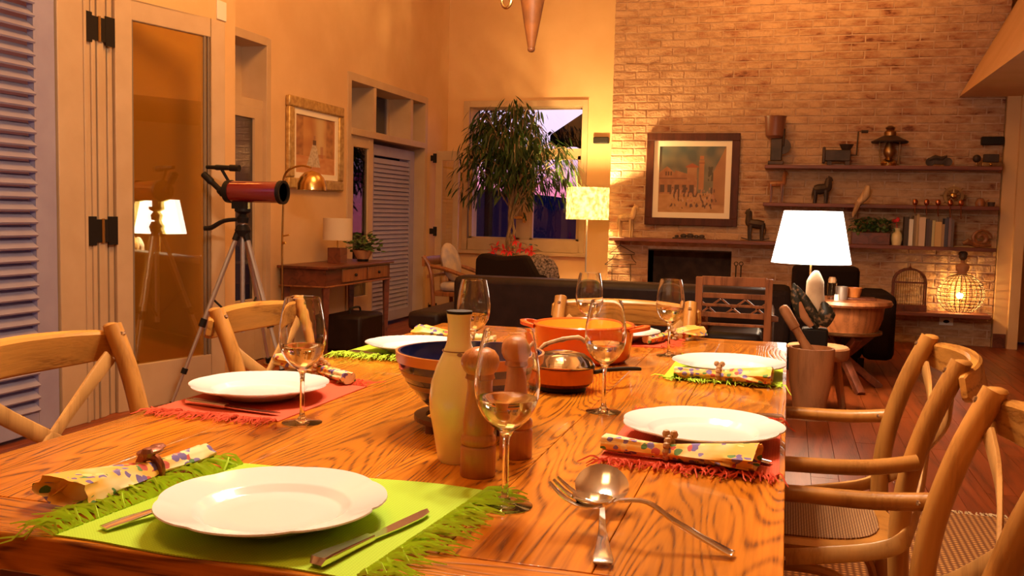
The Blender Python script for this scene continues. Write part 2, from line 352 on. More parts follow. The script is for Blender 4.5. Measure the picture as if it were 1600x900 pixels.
M['leaf2'] = pm('pot plant leaf', (.05, .10, .02), (.09, .15, .03), 8, .45)
M['trunk'] = pm('tree bark', (.30, .19, .10), (.20, .12, .06), 14, .8, bump=.4, stretch=(4, 4, 1))
M['redleaf'] = pm('poinsettia bract', (.75, .03, .03), None, rough=.6)
M['terra'] = pm('terracotta', (.42, .17, .07), (.50, .22, .09), 10, .7)
M['green_mat'] = woven('lime green cloth', (.38, .58, .018), (.48, .70, .03), 1600, bump=.15)
M['green_fr'] = pm('lime green yarn', (.48, .70, .04), None, rough=.9)
M['red_mat'] = woven('coral red cloth', (.58, .075, .026), (.70, .11, .04), 1600, bump=.15)
M['red_fr'] = pm('coral red yarn', (.66, .08, .022), None, rough=.9)
M['floral'] = floral('floral napkin cloth')
M['bead'] = pm('wooden bead', (.45, .25, .11), None, rough=.4)
M['nring'] = pm('dark copper ring', (.30, .10, .06), None, rough=.35, metal=.6)
M['glass'] = glassm('clear glass')
M['wine'] = glassm('pale wine', (.98, .86, .60), 1.34)
M['pane_ol'] = pane('door glass', (.95, .90, .70), .10, (.95, .93, .85))
M['pane'] = pane('window glass', (.95, .96, 1), .0)
M['pane_dk'] = pane('window glass night', (.6, .6, .65), .02)
M['bluegl'] = pm('deep blue glaze', (.012, .018, .085), (.02, .03, .14), 6, .12, coat=.5)
M['org_glaze'] = pm('orange ochre glaze', (.62, .20, .04), None, rough=.3)
M['brn_glaze'] = pm('brown band glaze', (.24, .11, .07), (.30, .14, .08), 8, .3)
M['org_out'] = pm('orange enamel', (.72, .11, .015), None, rough=.15, coat=.5)
M['org_in'] = pm('yellow orange enamel', (.95, .42, .035), None, rough=.2, coat=.4)
M['white_em'] = emis('lit white shade', (1, .88, .74), 4.2, (.9, .9, .85))
M['yel_em'] = emis('lit parchment shade', (1, .56, .13), 1.7, (.9, .8, .5), 22)
M['bulb_em'] = emis('glowing bulb', (1, .72, .62), 22)
M['cagew'] = pm('cage wire', (.17, .09, .03), None, rough=.5, metal=.3)
M['bust'] = pm('dark bronze bust', (.06, .035, .022), (.10, .06, .035), 10, .45)
M['white'] = pm('off white', (.78, .72, .62), None, rough=.5)
M['wax'] = pm('white wax', (.85, .80, .7), None, rough=.4)
M['brick'] = None
def brickmat():
    mt, n, b = newmat('whitewashed brick'); L = n.links
    g = n.nodes.new('ShaderNodeNewGeometry'); mp = n.nodes.new('ShaderNodeMapping'); mp.inputs['Scale'].default_value = (6, 6, 17); L.new(g.outputs['Position'], mp.inputs[0])
    nz = n.nodes.new('ShaderNodeTexNoise'); nz.inputs['Scale'].default_value = 1; nz.inputs['Detail'].default_value = 5; nz.inputs['Roughness'].default_value = .6; L.new(mp.outputs[0], nz.inputs['Vector'])
    mp2 = n.nodes.new('ShaderNodeMapping'); mp2.inputs['Scale'].default_value = (1.1, 1, 1.6); L.new(g.outputs['Position'], mp2.inputs[0])
    n2 = n.nodes.new('ShaderNodeTexNoise'); n2.inputs['Scale'].default_value = 1.4; n2.inputs['Detail'].default_value = 2; L.new(mp2.outputs[0], n2.inputs['Vector'])
    ad = n.nodes.new('ShaderNodeMath'); ad.operation = 'MULTIPLY_ADD'; ad.inputs[1].default_value = .35; L.new(n2.outputs['Fac'], ad.inputs[0]); L.new(nz.outputs['Fac'], ad.inputs[2])
    r = n.nodes.new('ShaderNodeValToRGB'); el = r.color_ramp.elements
    el[0].position = .60; el[0].color = (.52, .31, .17, 1); el[1].position = .90; el[1].color = (.14, .035, .015, 1)
    q = el.new(.72); q.color = (.40, .22, .115, 1); q = el.new(.81); q.color = (.36, .16, .08, 1)
    L.new(ad.outputs[0], r.inputs[0])
    L.new(r.outputs[0], b.inputs['Base Color']); b.inputs['Roughness'].default_value = .85
    bp = n.nodes.new('ShaderNodeBump'); bp.inputs['Strength'].default_value = .5; bp.inputs['Distance'].default_value = .02
    n4 = n.nodes.new('ShaderNodeTexNoise'); n4.inputs['Scale'].default_value = 45; L.new(g.outputs['Position'], n4.inputs['Vector']); L.new(n4.outputs['Fac'], bp.inputs['Height']); L.new(bp.outputs[0], b.inputs['Normal'])
    return mt
M['brick'] = brickmat()
M['mortar'] = pm('whitewashed mortar', (.54, .36, .24), (.44, .27, .16), 20, .95, bump=.3, world=True)
M['soot'] = pm('sooty brick', (.05, .028, .018), (.09, .05, .03), 10, .95)
M['hill'] = pm('dusk hillside', (.005, .008, .026), (.010, .013, .042), .02, 1, spec=0)
M['night'] = pm('dark garden foliage', (.006, .006, .006), (.012, .014, .010), 3, 1, spec=0)
M['pinkfl'] = pm('pink blossom', (.75, .08, .28), None, rough=.8)
M['cush'] = floral('floral cushion'); M['cushw'] = pm('pale cushion', (.62, .46, .32), (.35, .30, .33), 9, .9)
M['patt'] = pm('black white knit', (.03, .02, .02), (.35, .25, .18), 60, .9)
M['hangw'] = pm('mottled orange hide', (.46, .15, .03), (.26, .09, .025), 14, .5, bump=.2)

# ================================================================ SETTING
XL = -3.75; YW = 10.12; YB = 9.6; XB0, XB1 = -1.78, 1.86; ZC = 4.3
# floor: sub-floor, individual boards in the seen part, the rest joined
fl = struct('floor', bx(-4.2, 4.6, -2.6, 12.6, -.12, -.02), M['floor'], smooth=False)
bw = .118
fb = bx(-bw/2+.0012, bw/2-.0012, -1.15, 1.15, -.019, 0)
first = None; nboard = 0; rest = MB()
i = 0; x = XL+bw/2
while x < 4.5:
    off = (i % 3)*.77
    y = -2.6+1.15-off+.0
    while y < 10.2:
        vis = (2.6 < y < 9.3) and (x < 2.6)
        if vis and nboard < 290:
            if first is None:
                first = obj('floorboard', fb, M['floor'], fl, smooth=False); first.location = (x, y, 0); b_ = first
            else:
                b_ = first.copy(); COL.objects.link(b_); b_.parent = fl; b_.location = (x, y, 0)
            nboard += 1
        else:
            rest.box(x-bw/2+.0012, x+bw/2-.0012, y-1.15, y+1.149, -.019, 0)
        y += 2.303
    x += bw; i += 1
obj('floorboard_field', rest, M['floor'], fl, smooth=False, kind='stuff')

# left wall with two openings (door/window 1: y 5.62-6.30, door 2: y 7.55-9.50)
def wall_x(mb, x0, x1, y0, y1, z0, z1, holes):
    ys = sorted({y0, y1}|{h[0] for h in holes}|{h[1] for h in holes})
    for a, b in zip(ys[:-1], ys[1:]):
        hs = [h for h in holes if h[0] <= a and h[1] >= b]
        if not hs: mb.box(x0, x1, a, b, z0, z1)
        else:
            zz = z0
            for h in hs:
                if h[2] > zz: mb.box(x0, x1, a, b, zz, h[2])
                zz = h[3]
            mb.box(x0, x1, a, b, zz, z1)
    return mb
wl = MB(); wall_x(wl, XL-.3, XL, 5.5, YW+.3, 0, ZC, [(5.62, 6.30, 0, 2.38), (7.58, 9.48, 0, 2.34)])
struct('wall_left', wl, M['plaster'], smooth=False)
wd = MB(); wall_x(wd, XL-.3, -3.53, -2.8, 5.5, 0, ZC, [(1.2, 4.02, 0, 2.42)])
struct('wall_left_dining', wd, M['plaster'], smooth=False)
# back wall with window opening
WX0, WX1, WZ0, WZ1 = -3.44, -2.24, .78, 2.32
p0 = aty(735, 168, YW); p1 = aty(911, 168, YW); p2 = aty(735, 372, YW)
WX0, WX1, WZ1 = p0.x, p1.x, p0.z; WZ0 = p2.z
wb = MB()
wb.box(XL-.3, WX0, YW, YW+.3, 0, ZC); wb.box(WX1, 5, YW, YW+.3, 0, ZC); wb.box(WX0, WX1, YW, YW+.3, 0, WZ0); wb.box(WX0, WX1, YW, YW+.3, WZ1, ZC)
struct('wall_back', wb, M['plaster'], smooth=False)
struct('wall_right', bx(4.5, 4.8, -2.8, 12.6, 0, ZC), M['plaster'], smooth=False)
struct('wall_rear', bx(-4.2, 4.8, -3.1, -2.8, 0, ZC), M['plaster'], smooth=False)
struct('ceiling', bx(-4.2, 4.8, -3, 10.5, ZC, ZC+.2), M['plaster'], smooth=False)
# window in back wall
w1 = struct('window_1', MB().box(WX0, WX1, YW+.10, YW+.16, WZ1-.005, WZ1+.001), M['trim'], smooth=False)
cas = .07; sl = MB()
y0, y1 = YW-.025, YW+.02
sl.box(WX0-cas, WX0, y0, y1, WZ0-.13, WZ1+cas); sl.box(WX1, WX1+cas*.9, y0, y1, WZ0-.13, WZ1+cas); sl.box(WX0, WX1, y0, y1, WZ1, WZ1+cas); sl.box(WX0, WX1, y0, y1, WZ0-.13, WZ0)
obj('window_casing', sl, M['trim'], w1, smooth=False, bev=.004)
obj('window_sill', bx(WX0-.09, WX1+.09, YW-.07, YW+.02, WZ0-.17, WZ0-.13), M['trim'], w1, smooth=False, bev=.004)
zm = aty(870, 236, YW).z; xm = aty(819, 340, YW).x
obj('transom_rail', bx(WX0, WX1, YW+.03, YW+.10, zm-.05, zm+.03), M['trim'], w1, smooth=False)
obj('mullion', bx(xm-.055, xm+.055, YW+.03, YW+.10, WZ0, zm-.05), M['trim'], w1, smooth=False)
fr = MB()
for a, b in ((WX0, xm-.055), (xm+.055, WX1)):
    fr = MB(); fr.box(a, a+.03, YW+.04, YW+.09, WZ0, zm-.05); fr.box(b-.05, b, YW+.04, YW+.09, WZ0, zm-.05); fr.box(a, b, YW+.04, YW+.09, WZ0, WZ0+.02); fr.box(a, b, YW+.04, YW+.09, zm-.09, zm-.05)
    s_ = obj('sash', fr, M['trim'], w1, smooth=False)
    obj('pane', bx(a+.03, b-.05, YW+.062, YW+.066, WZ0+.02, zm-.09), M['pane'], s_, smooth=False)
obj('pane', bx(WX0, WX1, YW+.062, YW+.066, zm+.03, WZ1), M['pane'], w1, smooth=False)
hd = MB(); hd.box(xm-.12, xm-.0, YW-.0, YW+.03, WZ0+.23, WZ0+.26); hd.box(xm-.02, xm+.01, YW-.0, YW+.03, WZ0+.19, WZ0+.30)
obj('window_latch', hd, M['brass'], w1, bev=.004)

# chimney wall of bricks
FX0, FX1, FZ = -1.36, -.53, .81
cw = MB()
cw.box(XB0+.01, FX0, YB+.0065, YW, 0, ZC); cw.box(FX1, XB1-.01, YB+.0065, YW, 0, ZC); cw.box(FX0, FX1, YB+.0065, YW, FZ, ZC); cw.box(FX0-.01, FX1+.01, YW-.08, YW, 0, FZ)
chim = struct('wall_chimney', cw, M['mortar'], smooth=False)
P_ = [(.236, 0), (.236, 1)]
BL, BH, PX, PZ = .228, .064, .240, .0762
vars_ = []
def brickshape(l, seed):
    rr = random.Random(seed); mb = MB(); h = BH
    j = lambda a: a+rr.uniform(-.003, .003)
    l += .004; h += .004
    v = [(j(-l/2), 0, j(-h/2)), (j(l/2), 0, j(-h/2)), (j(l/2), 0, j(h/2)), (j(-l/2), 0, j(h/2)),
         (j(-l/2+.006), -.0, j(-h/2+.006)), (j(l/2-.006), 0, j(-h/2+.006)), (j(l/2-.006), 0, j(h/2-.006)), (j(-l/2+.006), 0, j(h/2-.006))]
    v = [(a[0], .009 if k < 4 else rr.uniform(-.004, .001), a[2]) for k, a in enumerate(v)]
    return mb.add(v, [(0, 1, 5, 4), (1, 2, 6, 5), (2, 3, 7, 6), (3, 0, 4, 7), (4, 5, 6, 7)])
shapes = [brickshape(BL, s) for s in range(8)]
cells = []
row = 0; z = PZ/2
while z < ZC-.03:
    x = XB0+(0 if row % 2 else -PX/2)
    while x < XB1:
        a, b = max(x, XB0), min(x+PX, XB1)
        segs = [(a, b)]
        if z-BH/2 < FZ:
            segs = []
            if a < FX0: segs.append((a, min(b, FX0)))
            if b > FX1: segs.append((max(a, FX1), b))
        for a, b in segs:
            if b-a > .04: cells.append((a, b, z, row))
        x += PX
    z += PZ; row += 1
full = [c for c in cells if abs(c[1]-c[0]-PX) < 1e-3]
full.sort(key=lambda c: abs(c[2]-2.15)+.15*abs((c[0]+c[1])/2-.1))
pick = set(full[:300]); objs_ = []
for s_i, s_ in enumerate(shapes): pass
protos = []
restb = MB()
for k, c_ in enumerate(cells):
    xc = (c_[0]+c_[1])/2; zc = c_[2]; s_i = (k*5+c_[3]*3) % 8; yj = random.uniform(-.0015, .002)
    if c_ in pick:
        if len(protos) <= s_i or protos[s_i] is None:
            while len(protos) <= s_i: protos.append(None)
            o_ = obj('brick', shapes[s_i], M['brick'], chim, smooth=False); protos[s_i] = o_
        else:
            o_ = protos[s_i].copy(); COL.objects.link(o_); o_.parent = chim
        o_.location = (xc, YB+yj, zc)
    else:
        l = (c_[1]-c_[0]-.012)/BL
        restb.add([(v[0]*l+xc, v[1]+YB+yj, v[2]+zc) for v in shapes[s_i].v], shapes[s_i].f)
obj('brick_field', restb, M['brick'], chim, smooth=False, kind='stuff')
# firebox interior
fbx = MB(); fbx.box(FX0-.012, FX0, YB+.02, YW-.08, 0, FZ); fbx.box(FX1, FX1+.012, YB+.02, YW-.08, 0, FZ); fbx.box(FX0, FX1, YW-.10, YW-.081, 0, FZ); fbx.box(FX0, FX1, YB+.02, YW-.08, FZ-.015, FZ)
obj('firebox_lining', fbx, M['soot'], chim, smooth=False)
# right column, its baseboard, hall behind
XC1 = aty(1571, 500, YB).x; XC2 = aty(1584, 500, YB).x
struct('wall_column', MB().box(XB1, XC1+.005, YB-.04, YB+.3, 0, 2.32).box(XC1+.005, XC2+.02, YB-.10, YB+.3, 0, 2.32), M['plaster'], smooth=False)
struct('baseboard_column', bx(XB1+.0, XC1-.0, YB-.055, YB-.04, .0, .13), M['dwood'], smooth=False)
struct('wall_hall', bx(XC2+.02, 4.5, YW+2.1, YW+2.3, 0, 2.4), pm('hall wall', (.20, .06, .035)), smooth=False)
# sloping bulkhead over the right side
sA = aty(1498, 152, YB); sB = aty(1590, 0, YB)
struct('ceiling_bulkhead', MB().prism([(sA.x, sA.z), (4.5, sA.z), (4.5, ZC), (sB.x+(sB.x-sA.x)/(sB.z-sA.z)*(ZC-sB.z), ZC)], -2.8, YB-.012, 'y'), M['plaster'], smooth=False)

# ---- left openings
def framed(name_, y0, y1, z1, x0, x1, w=.06):
    mb = MB(); mb.box(x0, x1, y0, y0+w, 0, z1); mb.box(x0, x1, y1-w, y1, 0, z1); mb.box(x0, x1, y0+w, y1-w, z1-w, z1); return mb
# window/door 1 behind the pier
d1 = struct('window_2', framed('', 5.62, 6.30, 2.38, XL-.28, XL+.012), M['trim'], smooth=False, bev=.003)
obj('transom_rail', bx(XL-.22, XL-.02, 5.68, 6.24, 1.86, 1.92), M['trim'], d1, smooth=False)
obj('sash', MB().box(XL-.24, XL-.20, 5.68, 5.74, 1.92, 2.32).box(XL-.24, XL-.20, 6.14, 6.24, 1.92, 2.32), M['trim'], d1, smooth=False)
obj('pane', bx(XL-.225, XL-.22, 5.74, 6.14, 1.92, 2.32), M['pane_dk'], d1, smooth=False)
lf = MB().box(XL-.06, XL-.02, 5.68, 5.80, 0, 1.86).box(XL-.06, XL-.02, 6.13, 6.24, 0, 1.86).box(XL-.06, XL-.02, 5.80, 6.13, 0, .46).box(XL-.06, XL-.02, 5.80, 6.13, 1.78, 1.86)
dl = obj('door_leaf', lf, M['trim'], d1, smooth=False, bev=.003)
obj('pane', bx(XL-.045, XL-.04, 5.80, 6.13, .46, 1.78), M['pane_dk'], dl, smooth=False)
# door 2
d2 = struct('door_1', framed('', 7.58, 9.48, 2.34, XL-.28, XL+.012, .07), M['trim'], smooth=False, bev=.003)
obj('transom_rail', bx(XL-.28, XL+.02, 7.65, 9.41, 1.80, 1.86), M['trim'], d2, smooth=False, bev=.003)
for yy in (8.12, 9.02): obj('transom_mullion', bx(XL-.28, XL+.005, yy, yy+.06, 1.86, 2.27), M['trim'], d2, smooth=False)
for a, b in ((7.65, 8.12), (8.18, 9.02), (9.08, 9.41)):
    s_ = obj('sash', MB().box(XL-.27, XL-.23, a, a+.03, 1.86, 2.27).box(XL-.27, XL-.23, b-.03, b, 1.86, 2.27), M['trim'], d2, smooth=False)
    obj('pane', bx(XL-.255, XL-.25, a+.03, b-.03, 1.86, 2.27), M['pane_dk'], s_, smooth=False)
lf = MB().box(XL-.05, XL-.01, 7.65, 7.74, 0, 1.80).box(XL-.05, XL-.01, 8.06, 8.16, 0, 1.80).box(XL-.05, XL-.01, 7.74, 8.06, 0, .34).box(XL-.05, XL-.01, 7.74, 8.06, 1.70, 1.80)
dl = obj('door_leaf', lf, M['trim'], d2, smooth=False, bev=.003)
obj('pane', bx(XL-.035, XL-.03, 7.74, 8.06, .34, 1.70), M['pane_dk'], dl, smooth=False)
# louvred shutters
def shutter(name, y0, y1, z0, z1, x, pitch, label, cat, st=.09, rail=.1, depth=.035, rz=0, tilt=38):
    t = thing(name, label, cat, (x, y1, z0), rz)
    L_ = y1-y0; fr = MB().box(-depth/2, depth/2, -L_, -L_+st, 0, z1-z0).box(-depth/2, depth/2, -st, 0, 0, z1-z0).box(-depth/2, depth/2, -L_+st, -st, 0, rail).box(-depth/2, depth/2, -L_+st, -st, z1-z0-rail, z1-z0)
    obj('shutter_frame', fr, M['blue'], t, smooth=False, bev=.003)
    z = rail+pitch*.5; pr = None
    while z < z1-z0-rail-pitch*.3:
        if pr is None:
            R_ = Matrix.Rotation(math.radians(tilt), 3, 'Y')
            pr = obj('slat', MB().box(-pitch*.62, pitch*.62, -L_+st, -st, -.005, .005, rot=R_, piv=(0, -L_/2, 0)), M['blue'], t, smooth=False); s_ = pr
        else: s_ = pr.copy(); COL.objects.link(s_); s_.parent = t
        s_.location = (0, 0, z); z += pitch
    return t
ysR = atx(84, 300, -3.47).y
shutter('louvred_shutter', 2.55, ysR, .02, 2.42, -3.47, .0605, 'lilac grey louvred shutter filling the left edge behind the nearest left chair', 'shutter', st=.135)
shutter('louvred_shutter', 8.17, 9.30, .03, 1.76, XL-.08, .043, 'blue louvred shutter standing in the far doorway beyond the console table', 'shutter', st=.12, tilt=66)
# jambs + bifold glazed leaf
yj0, yj1 = ysR+.005, atx(128, 300, -3.47).y
struct('trim_1', MB().box(-3.56, -3.44, yj0, yj1, 0, 2.44), M['trim'], smooth=False, bev=.004)
y_a, y_b, y_c = atx(131, 300, -3.46).y, atx(152, 300, -3.46).y, atx(181, 300, -3.46).y
bl = thing('folding_door_leaf', 'cream folded door leaf edge between the black hinges and the lilac shutter', 'door', (0, 0, 0))
for pa_, pb_, X_ in ((127, 131, -3.432), (131.3, 142, -3.456), (142.3, 148.5, -3.448), (152.5, 162, -3.452), (162.3, 168, -3.462), (172.5, 180, -3.47)):
    obj('leaf_edge', bx(-3.528, X_, atx(pa_, 300, -3.46).y, atx(pb_, 300, -3.46).y, 0, 2.32), M['trim'], bl, smooth=False, bev=.003)
gl_ = thing('folding_glass_door', 'tall cream folding door leaf with one olive tinted glass pane behind telescope', 'door', (0, 0, 0))
TH = .256; NX = -3.45; ny = atx(182, 300, NX).y
def onleaf(px):                                      # distance along the swung leaf where it meets this picture column
    d = ray(px, 300); ex, ey = math.sin(TH), math.cos(TH); # solve d*t = (NX,ny)+(ex,ey)*k
    det = d.x*(-ey)+ex*d.y; t = (NX*(-ey)+ex*ny)/det; return (d.x*t-NX)*ex+(d.y*t-ny)*ey
g0_, g1_, l1_ = onleaf(207), onleaf(330), onleaf(352)
far = (NX+l1_*math.sin(TH), ny+l1_*math.cos(TH)); zt = aty(352, 35, far[1]).z; gz = zt-.105
gl_.location = (NX, ny, 0); gl_.rotation_euler.z = -TH
lm = MB().box(-.04, 0, 0, g0_, 0, zt).box(-.04, 0, g1_, l1_, 0, zt).box(-.04, 0, g0_, g1_, gz, zt).box(-.04, 0, g0_, g1_, 0, .25)
obj('door_frame', lm, M['trim'], gl_, smooth=False, bev=.004)
gb = MB().box(-.012, -.002, g0_, g0_+.012, .25, gz).box(-.012, -.002, g1_-.05, g1_-.035, .25, gz).box(-.012, -.002, g1_-.022, g1_-.01, .25, gz)
obj('gap_shade_strip', gb, M['trim_shade'], gl_, smooth=False)  # dark strips painting the shaded gaps beside the glass
obj('pane', bx(-.017, -.014, g0_, g1_, .25, gz), M['pane_ol'], gl_, smooth=False)
o_ = obj('pane', bx(-.0015, .0015, -(g1_-g0_)/2+.003, (g1_-g0_)/2-.003, .25, gz), M['pane_ol'], gl_, smooth=False); o_.location = (-.026, (g0_+g1_)/2, 0); o_.rotation_euler.z = .004
def hinge(px0, px1, pyc, parent, X=-3.448, hz=.075):
    a = atx(px0, pyc, X); b = atx(px1, pyc, X); mid = (a.y+b.y)/2
    mb = MB().box(X-.001, X+.006, a.y, a.y+.07, a.z-hz, a.z+hz).box(X-.001, X+.006, b.y-.07, b.y, a.z-hz, a.z+hz).box(X-.001, X+.005, a.y, b.y, a.z-hz*.8, a.z+hz*.8)
    h = obj('hinge', mb, M['black'], parent, smooth=False)
    obj('hinge_pin', MB().tube([(X+.008, mid, a.z-hz*.85), (X+.008, mid, a.z+hz*.85)], .008, 8), M['brass'], h)
hinge(127, 178, 38, bl); hinge(135, 183, 361, bl)
# far folded leaves in the corner
fy = 9.62
xa, xb_ = aty(652, 300, fy).x, aty(669, 300, fy).x
fg = thing('folding_glass_door', 'cream folded glass door in the far left corner beside ficus', 'door', (0, 0, 0))
zt2 = aty(690, 236, fy).z
obj('door_edge', bx(xa, xb_, fy-.01, fy+.03, 0, zt2), M['trim'], fg, smooth=False, bev=.003)
xs = [aty(p, 300, fy).x for p in (680, 690, 708, 716)]
obj('door_frame', MB().box(xs[0], xs[1], fy, fy+.04, 0, zt2).box(xs[2], xs[3], fy, fy+.04, 0, zt2).box(xs[1], xs[2], fy, fy+.04, zt2-.1, zt2).box(xs[1], xs[2], fy, fy+.04, 0, .25), M['trim'], fg, smooth=False, bev=.003)
obj('pane', bx(xs[1], xs[2], fy+.018, fy+.022, .25, zt2-.1), M['pane_ol'], fg, smooth=False)
for pyc in (247, 361, 480):
    a = aty(664, pyc, fy-.02); b = aty(682, pyc, fy-.02)
    obj('hinge', MB().box(a.x, a.x+.04, fy-.02, fy-.011, a.z-.05, a.z+.05).box(b.x-.04, b.x, fy-.02, fy-.011, a.z-.05, a.z+.05).box(a.x, b.x, fy-.018, fy-.012, a.z-.03, a.z+.03), M['black'], fg, smooth=False)
# outside: hill, garden, parasol, tree
rg = random.Random(3)
ridge = [(720, 300), (760, 296), (800, 303), (828, 312), (848, 322), (862, 330), (880, 328), (900, 334), (930, 340)]
hv = []
YH = 260
pl = [aty(px, py, YH) for px, py in ridge]
poly = [(p.x, p.z) for p in pl]; poly = [(poly[0][0]-120, poly[0][1]+10)]+poly+[(poly[-1][0]+90, poly[-1][1]-2)]
poly = poly+[(poly[-1][0], -60), (poly[0][0], -60)]
hb = MB().prism(poly, YH, YH+80, 'y'); tag(obj('mountain_ridge', hb, M['hill'], smooth=False), 'dark blue mountain ridge far beyond the window', 'mountain')
struct('ground_outside', bx(-60, 60, 12.7, 400, -14, -12), M['night'], smooth=False)
gm = MB()
rr = random.Random(5)
for k in range(60):
    gm.ball((-6.6+rr.uniform(-.4, .4), rr.uniform(1, 16), rr.uniform(-.1, 4.2)), rr.uniform(.35, .7), 8)
gm.box(-7.4, -6.4, 0, 17, -.2, 4.6)
gd = thing('sky_screen', 'added dark foliage screen hiding the dusk sky outside the left doors', 'screen', (0, 0, 0))  # added to keep the pink sky from showing through the left doors
obj('foliage', gm, M['night'], gd, kind='stuff')
pf = MB()
for k in range(26):
    q = atx(565+rr.uniform(-9, 9), 292+rr.gauss(0, 16), -4.5); pf.ball(tuple(q), rr.uniform(.012, .028), 6)
bq = atx(565, 292, -4.5); bt_ = thing('blossom_bush', 'pink blossoms outside behind the glass of the far door', 'flowers', (bq.x, bq.y, -.02)); pf.v = [(a[0]-bq.x, a[1]-bq.y, a[2]+.02) for a in pf.v]
obj('blossoms', pf, M['pinkfl'], bt_, kind='stuff'); obj('stem', MB().tube([(0, 0, 0), (.02, 0, bq.z*.5), (0, 0, bq.z+.3)], .02, 6), M['night'], bt_)
struct('terrace', bx(-7.5, -4.1, -1, 17, -.2, -.02), M['night'], smooth=False)
# outdoor parasol roof silhouette
pr = thing('garden_parasol', 'dark scalloped parasol edge outside the window top right', 'parasol', (0, 0, 0))
PY = 13.2
tip = aty(858, 212, PY); apx = aty(915, 168, PY); mb = MB()
cx_, cy_ = apx.x+.55, PY+.2; rr0 = cx_-tip.x; hgt = .75; n_ = 48; vv = [(cx_, cy_, tip.z+hgt)]; 
for k in range(n_): a = 2*PI*k/n_; vv.append((cx_+rr0*math.cos(a), cy_+rr0*math.sin(a), tip.z))
for k in range(n_): a = 2*PI*k/n_; vv.append((cx_+rr0*1.005*math.cos(a), cy_+rr0*1.005*math.sin(a), tip.z-.10-.05*(k % 4 in (1, 2))-.0))
ff = [(0, 1+k, 1+(k+1) % n_) for k in range(n_)]+[(1+k, 1+n_+k, 1+n_+(k+1) % n_, 1+(k+1) % n_) for k in range(n_)]
o_ = obj('canopy', MB().add(vv, ff), M['night'], pr, smooth=False); o_.modifiers.new('s', 'SOLIDIFY').thickness = .01
obj('pole', MB().tube([(cx_, cy_, -2), (cx_, cy_, tip.z+hgt)], .03, 8), M['night'], pr)

# ================================================================ leaves helper
def leafmesh(L_, w, droop=.25):
    mb = MB(); pts = []
    for k, (t, ww) in enumerate(((0, .08), (.25, .8), (.55, 1), (.8, .6), (1, .02))):
        z = -droop*L_*t*t
        pts += [(-w/2*ww, t*L_, z), (0, t*L_, z-.12*w*ww), (w/2*ww, t*L_, z)]
    f = []
    for k in range(4):
        a = k*3; f += [(a, a+1, a+4, a+3), (a+1, a+2, a+5, a+4)]
    return mb.add(pts, f)
def orient(dirv, roll=0):
    d = Vector(dirv).normalized(); q = d.to_track_quat('Y', 'Z'); return (q.to_matrix().to_4x4() @ Matrix.Rotation(roll, 4, 'Y'))

# ficus by the window
rf_ = random.Random(11)
FY = 9.35; base = aty(797, 400, FY); fx = base.x
fic = thing('ficus_tree', 'tall ficus tree with drooping narrow leaves before the window', 'plant', (fx, FY, 0))
obj('plant_pot', MB().lathe([(0, 0), (.14, 0), (.19, .34), (.20, .36), (.18, .36), (.17, .32), (0, .32)], 24), M['terra'], fic)
tr = MB()
for s in (0, 2.1, 4.2):
    tr.tube([(.035*math.cos(s+z*9)*(1 if z < 1.0 else .5), .035*math.sin(s+z*9), z) for z in [.3+.06*k for k in range(20)]], interp([.02, .012], 20), 6)
obj('trunk', tr, M['trunk'], fic)
br = MB(); twigs = []
for k in range(64):
    a = rf_.uniform(0, 2*PI); el = rf_.uniform(-.15, 1.5); Lr = rf_.uniform(.34, .64)
    p0 = Vector((0, 0, rf_.uniform(1.05, 1.6))); 
    p2_ = Vector((math.cos(a)*math.cos(el)*Lr, math.sin(a)*math.cos(el)*Lr*.75, 1.56+math.sin(el)*Lr*1.12))
    p1_ = (p0+p2_)/2+Vector((0, 0, .06)); p3_ = p2_+Vector((math.cos(a)*.10, math.sin(a)*.08, -.16-rf_.uniform(0, .16)))
    pp = smoothpath([p0, p1_, p2_, p3_], 4); br.tube(pp, interp([.009, .002], len(pp)), 4)
    twigs.append(pp[3:])
obj('branches', br, M['trunk'], fic, kind='stuff')
lp = [None]*3; cnt = 0; lrest = MB(); allL = []
for pp in twigs:
    for k in range(36):
        p = pp[rf_.randrange(len(pp))]+Vector((rf_.gauss(0, .05), rf_.gauss(0, .05), rf_.gauss(0, .05)))
        out_ = Vector((p.x, p.y, 0)); out_ = out_.normalized() if out_.length > .02 else Vector((1, 0, 0))
        d = out_*rf_.uniform(.2, 1)+Vector((rf_.gauss(0, .35), rf_.gauss(0, .35), -rf_.uniform(.35, 1.3)))
        allL.append((p, d, rf_.uniform(-.6, .6), rf_.uniform(.75, 1.2)))
allL.sort(key=lambda q: q[0].y)
for k, (p, d, ro, s) in enumerate(allL):
    Mx = Matrix.Translation(p) @ orient(d, ro) @ Matrix.Scale(s, 4)
    if k < 300:
        i = k % 3
        if lp[i] is None: lp[i] = obj('leaf', leafmesh(.125, .021, .15+.15*i), M['leaf'], fic); o_ = lp[i]
        else: o_ = lp[i].copy(); COL.objects.link(o_); o_.parent = fic
        o_.matrix_local = Mx
    else:
        lm_ = leafmesh(.125, .021, .2).xf(Mx); lrest.add(lm_.v, lm_.f)
obj('leaf_mass', lrest, M['leaf'], fic, kind='stuff')
# outside tree behind glass
tg = thing('garden_tree', 'dark leafy tree outside the window, behind the ficus', 'tree', (0, 0, 0))
tm = MB(); ct = aty(775, 215, 14.5)
for k in range(1500):
    v_ = Vector((rf_.gauss(0, .42), rf_.gauss(0, .4), rf_.gauss(0, .38)))
    if v_.length > 1: continue
    lm_ = leafmesh(.11, .05).xf(Matrix.Translation(ct+Vector((-.1, 0, .1))+v_) @ orient((rf_.gauss(0, 1), rf_.gauss(0, 1), -.5)))
    tm.add(lm_.v, lm_.f)
obj('foliage', tm, M['night'], tg, kind='stuff'); obj('trunk', MB().tube([(ct.x-.1, ct.y, -12), (ct.x-.1, ct.y, ct.z+.2)], .07, 6), M['night'], tg)
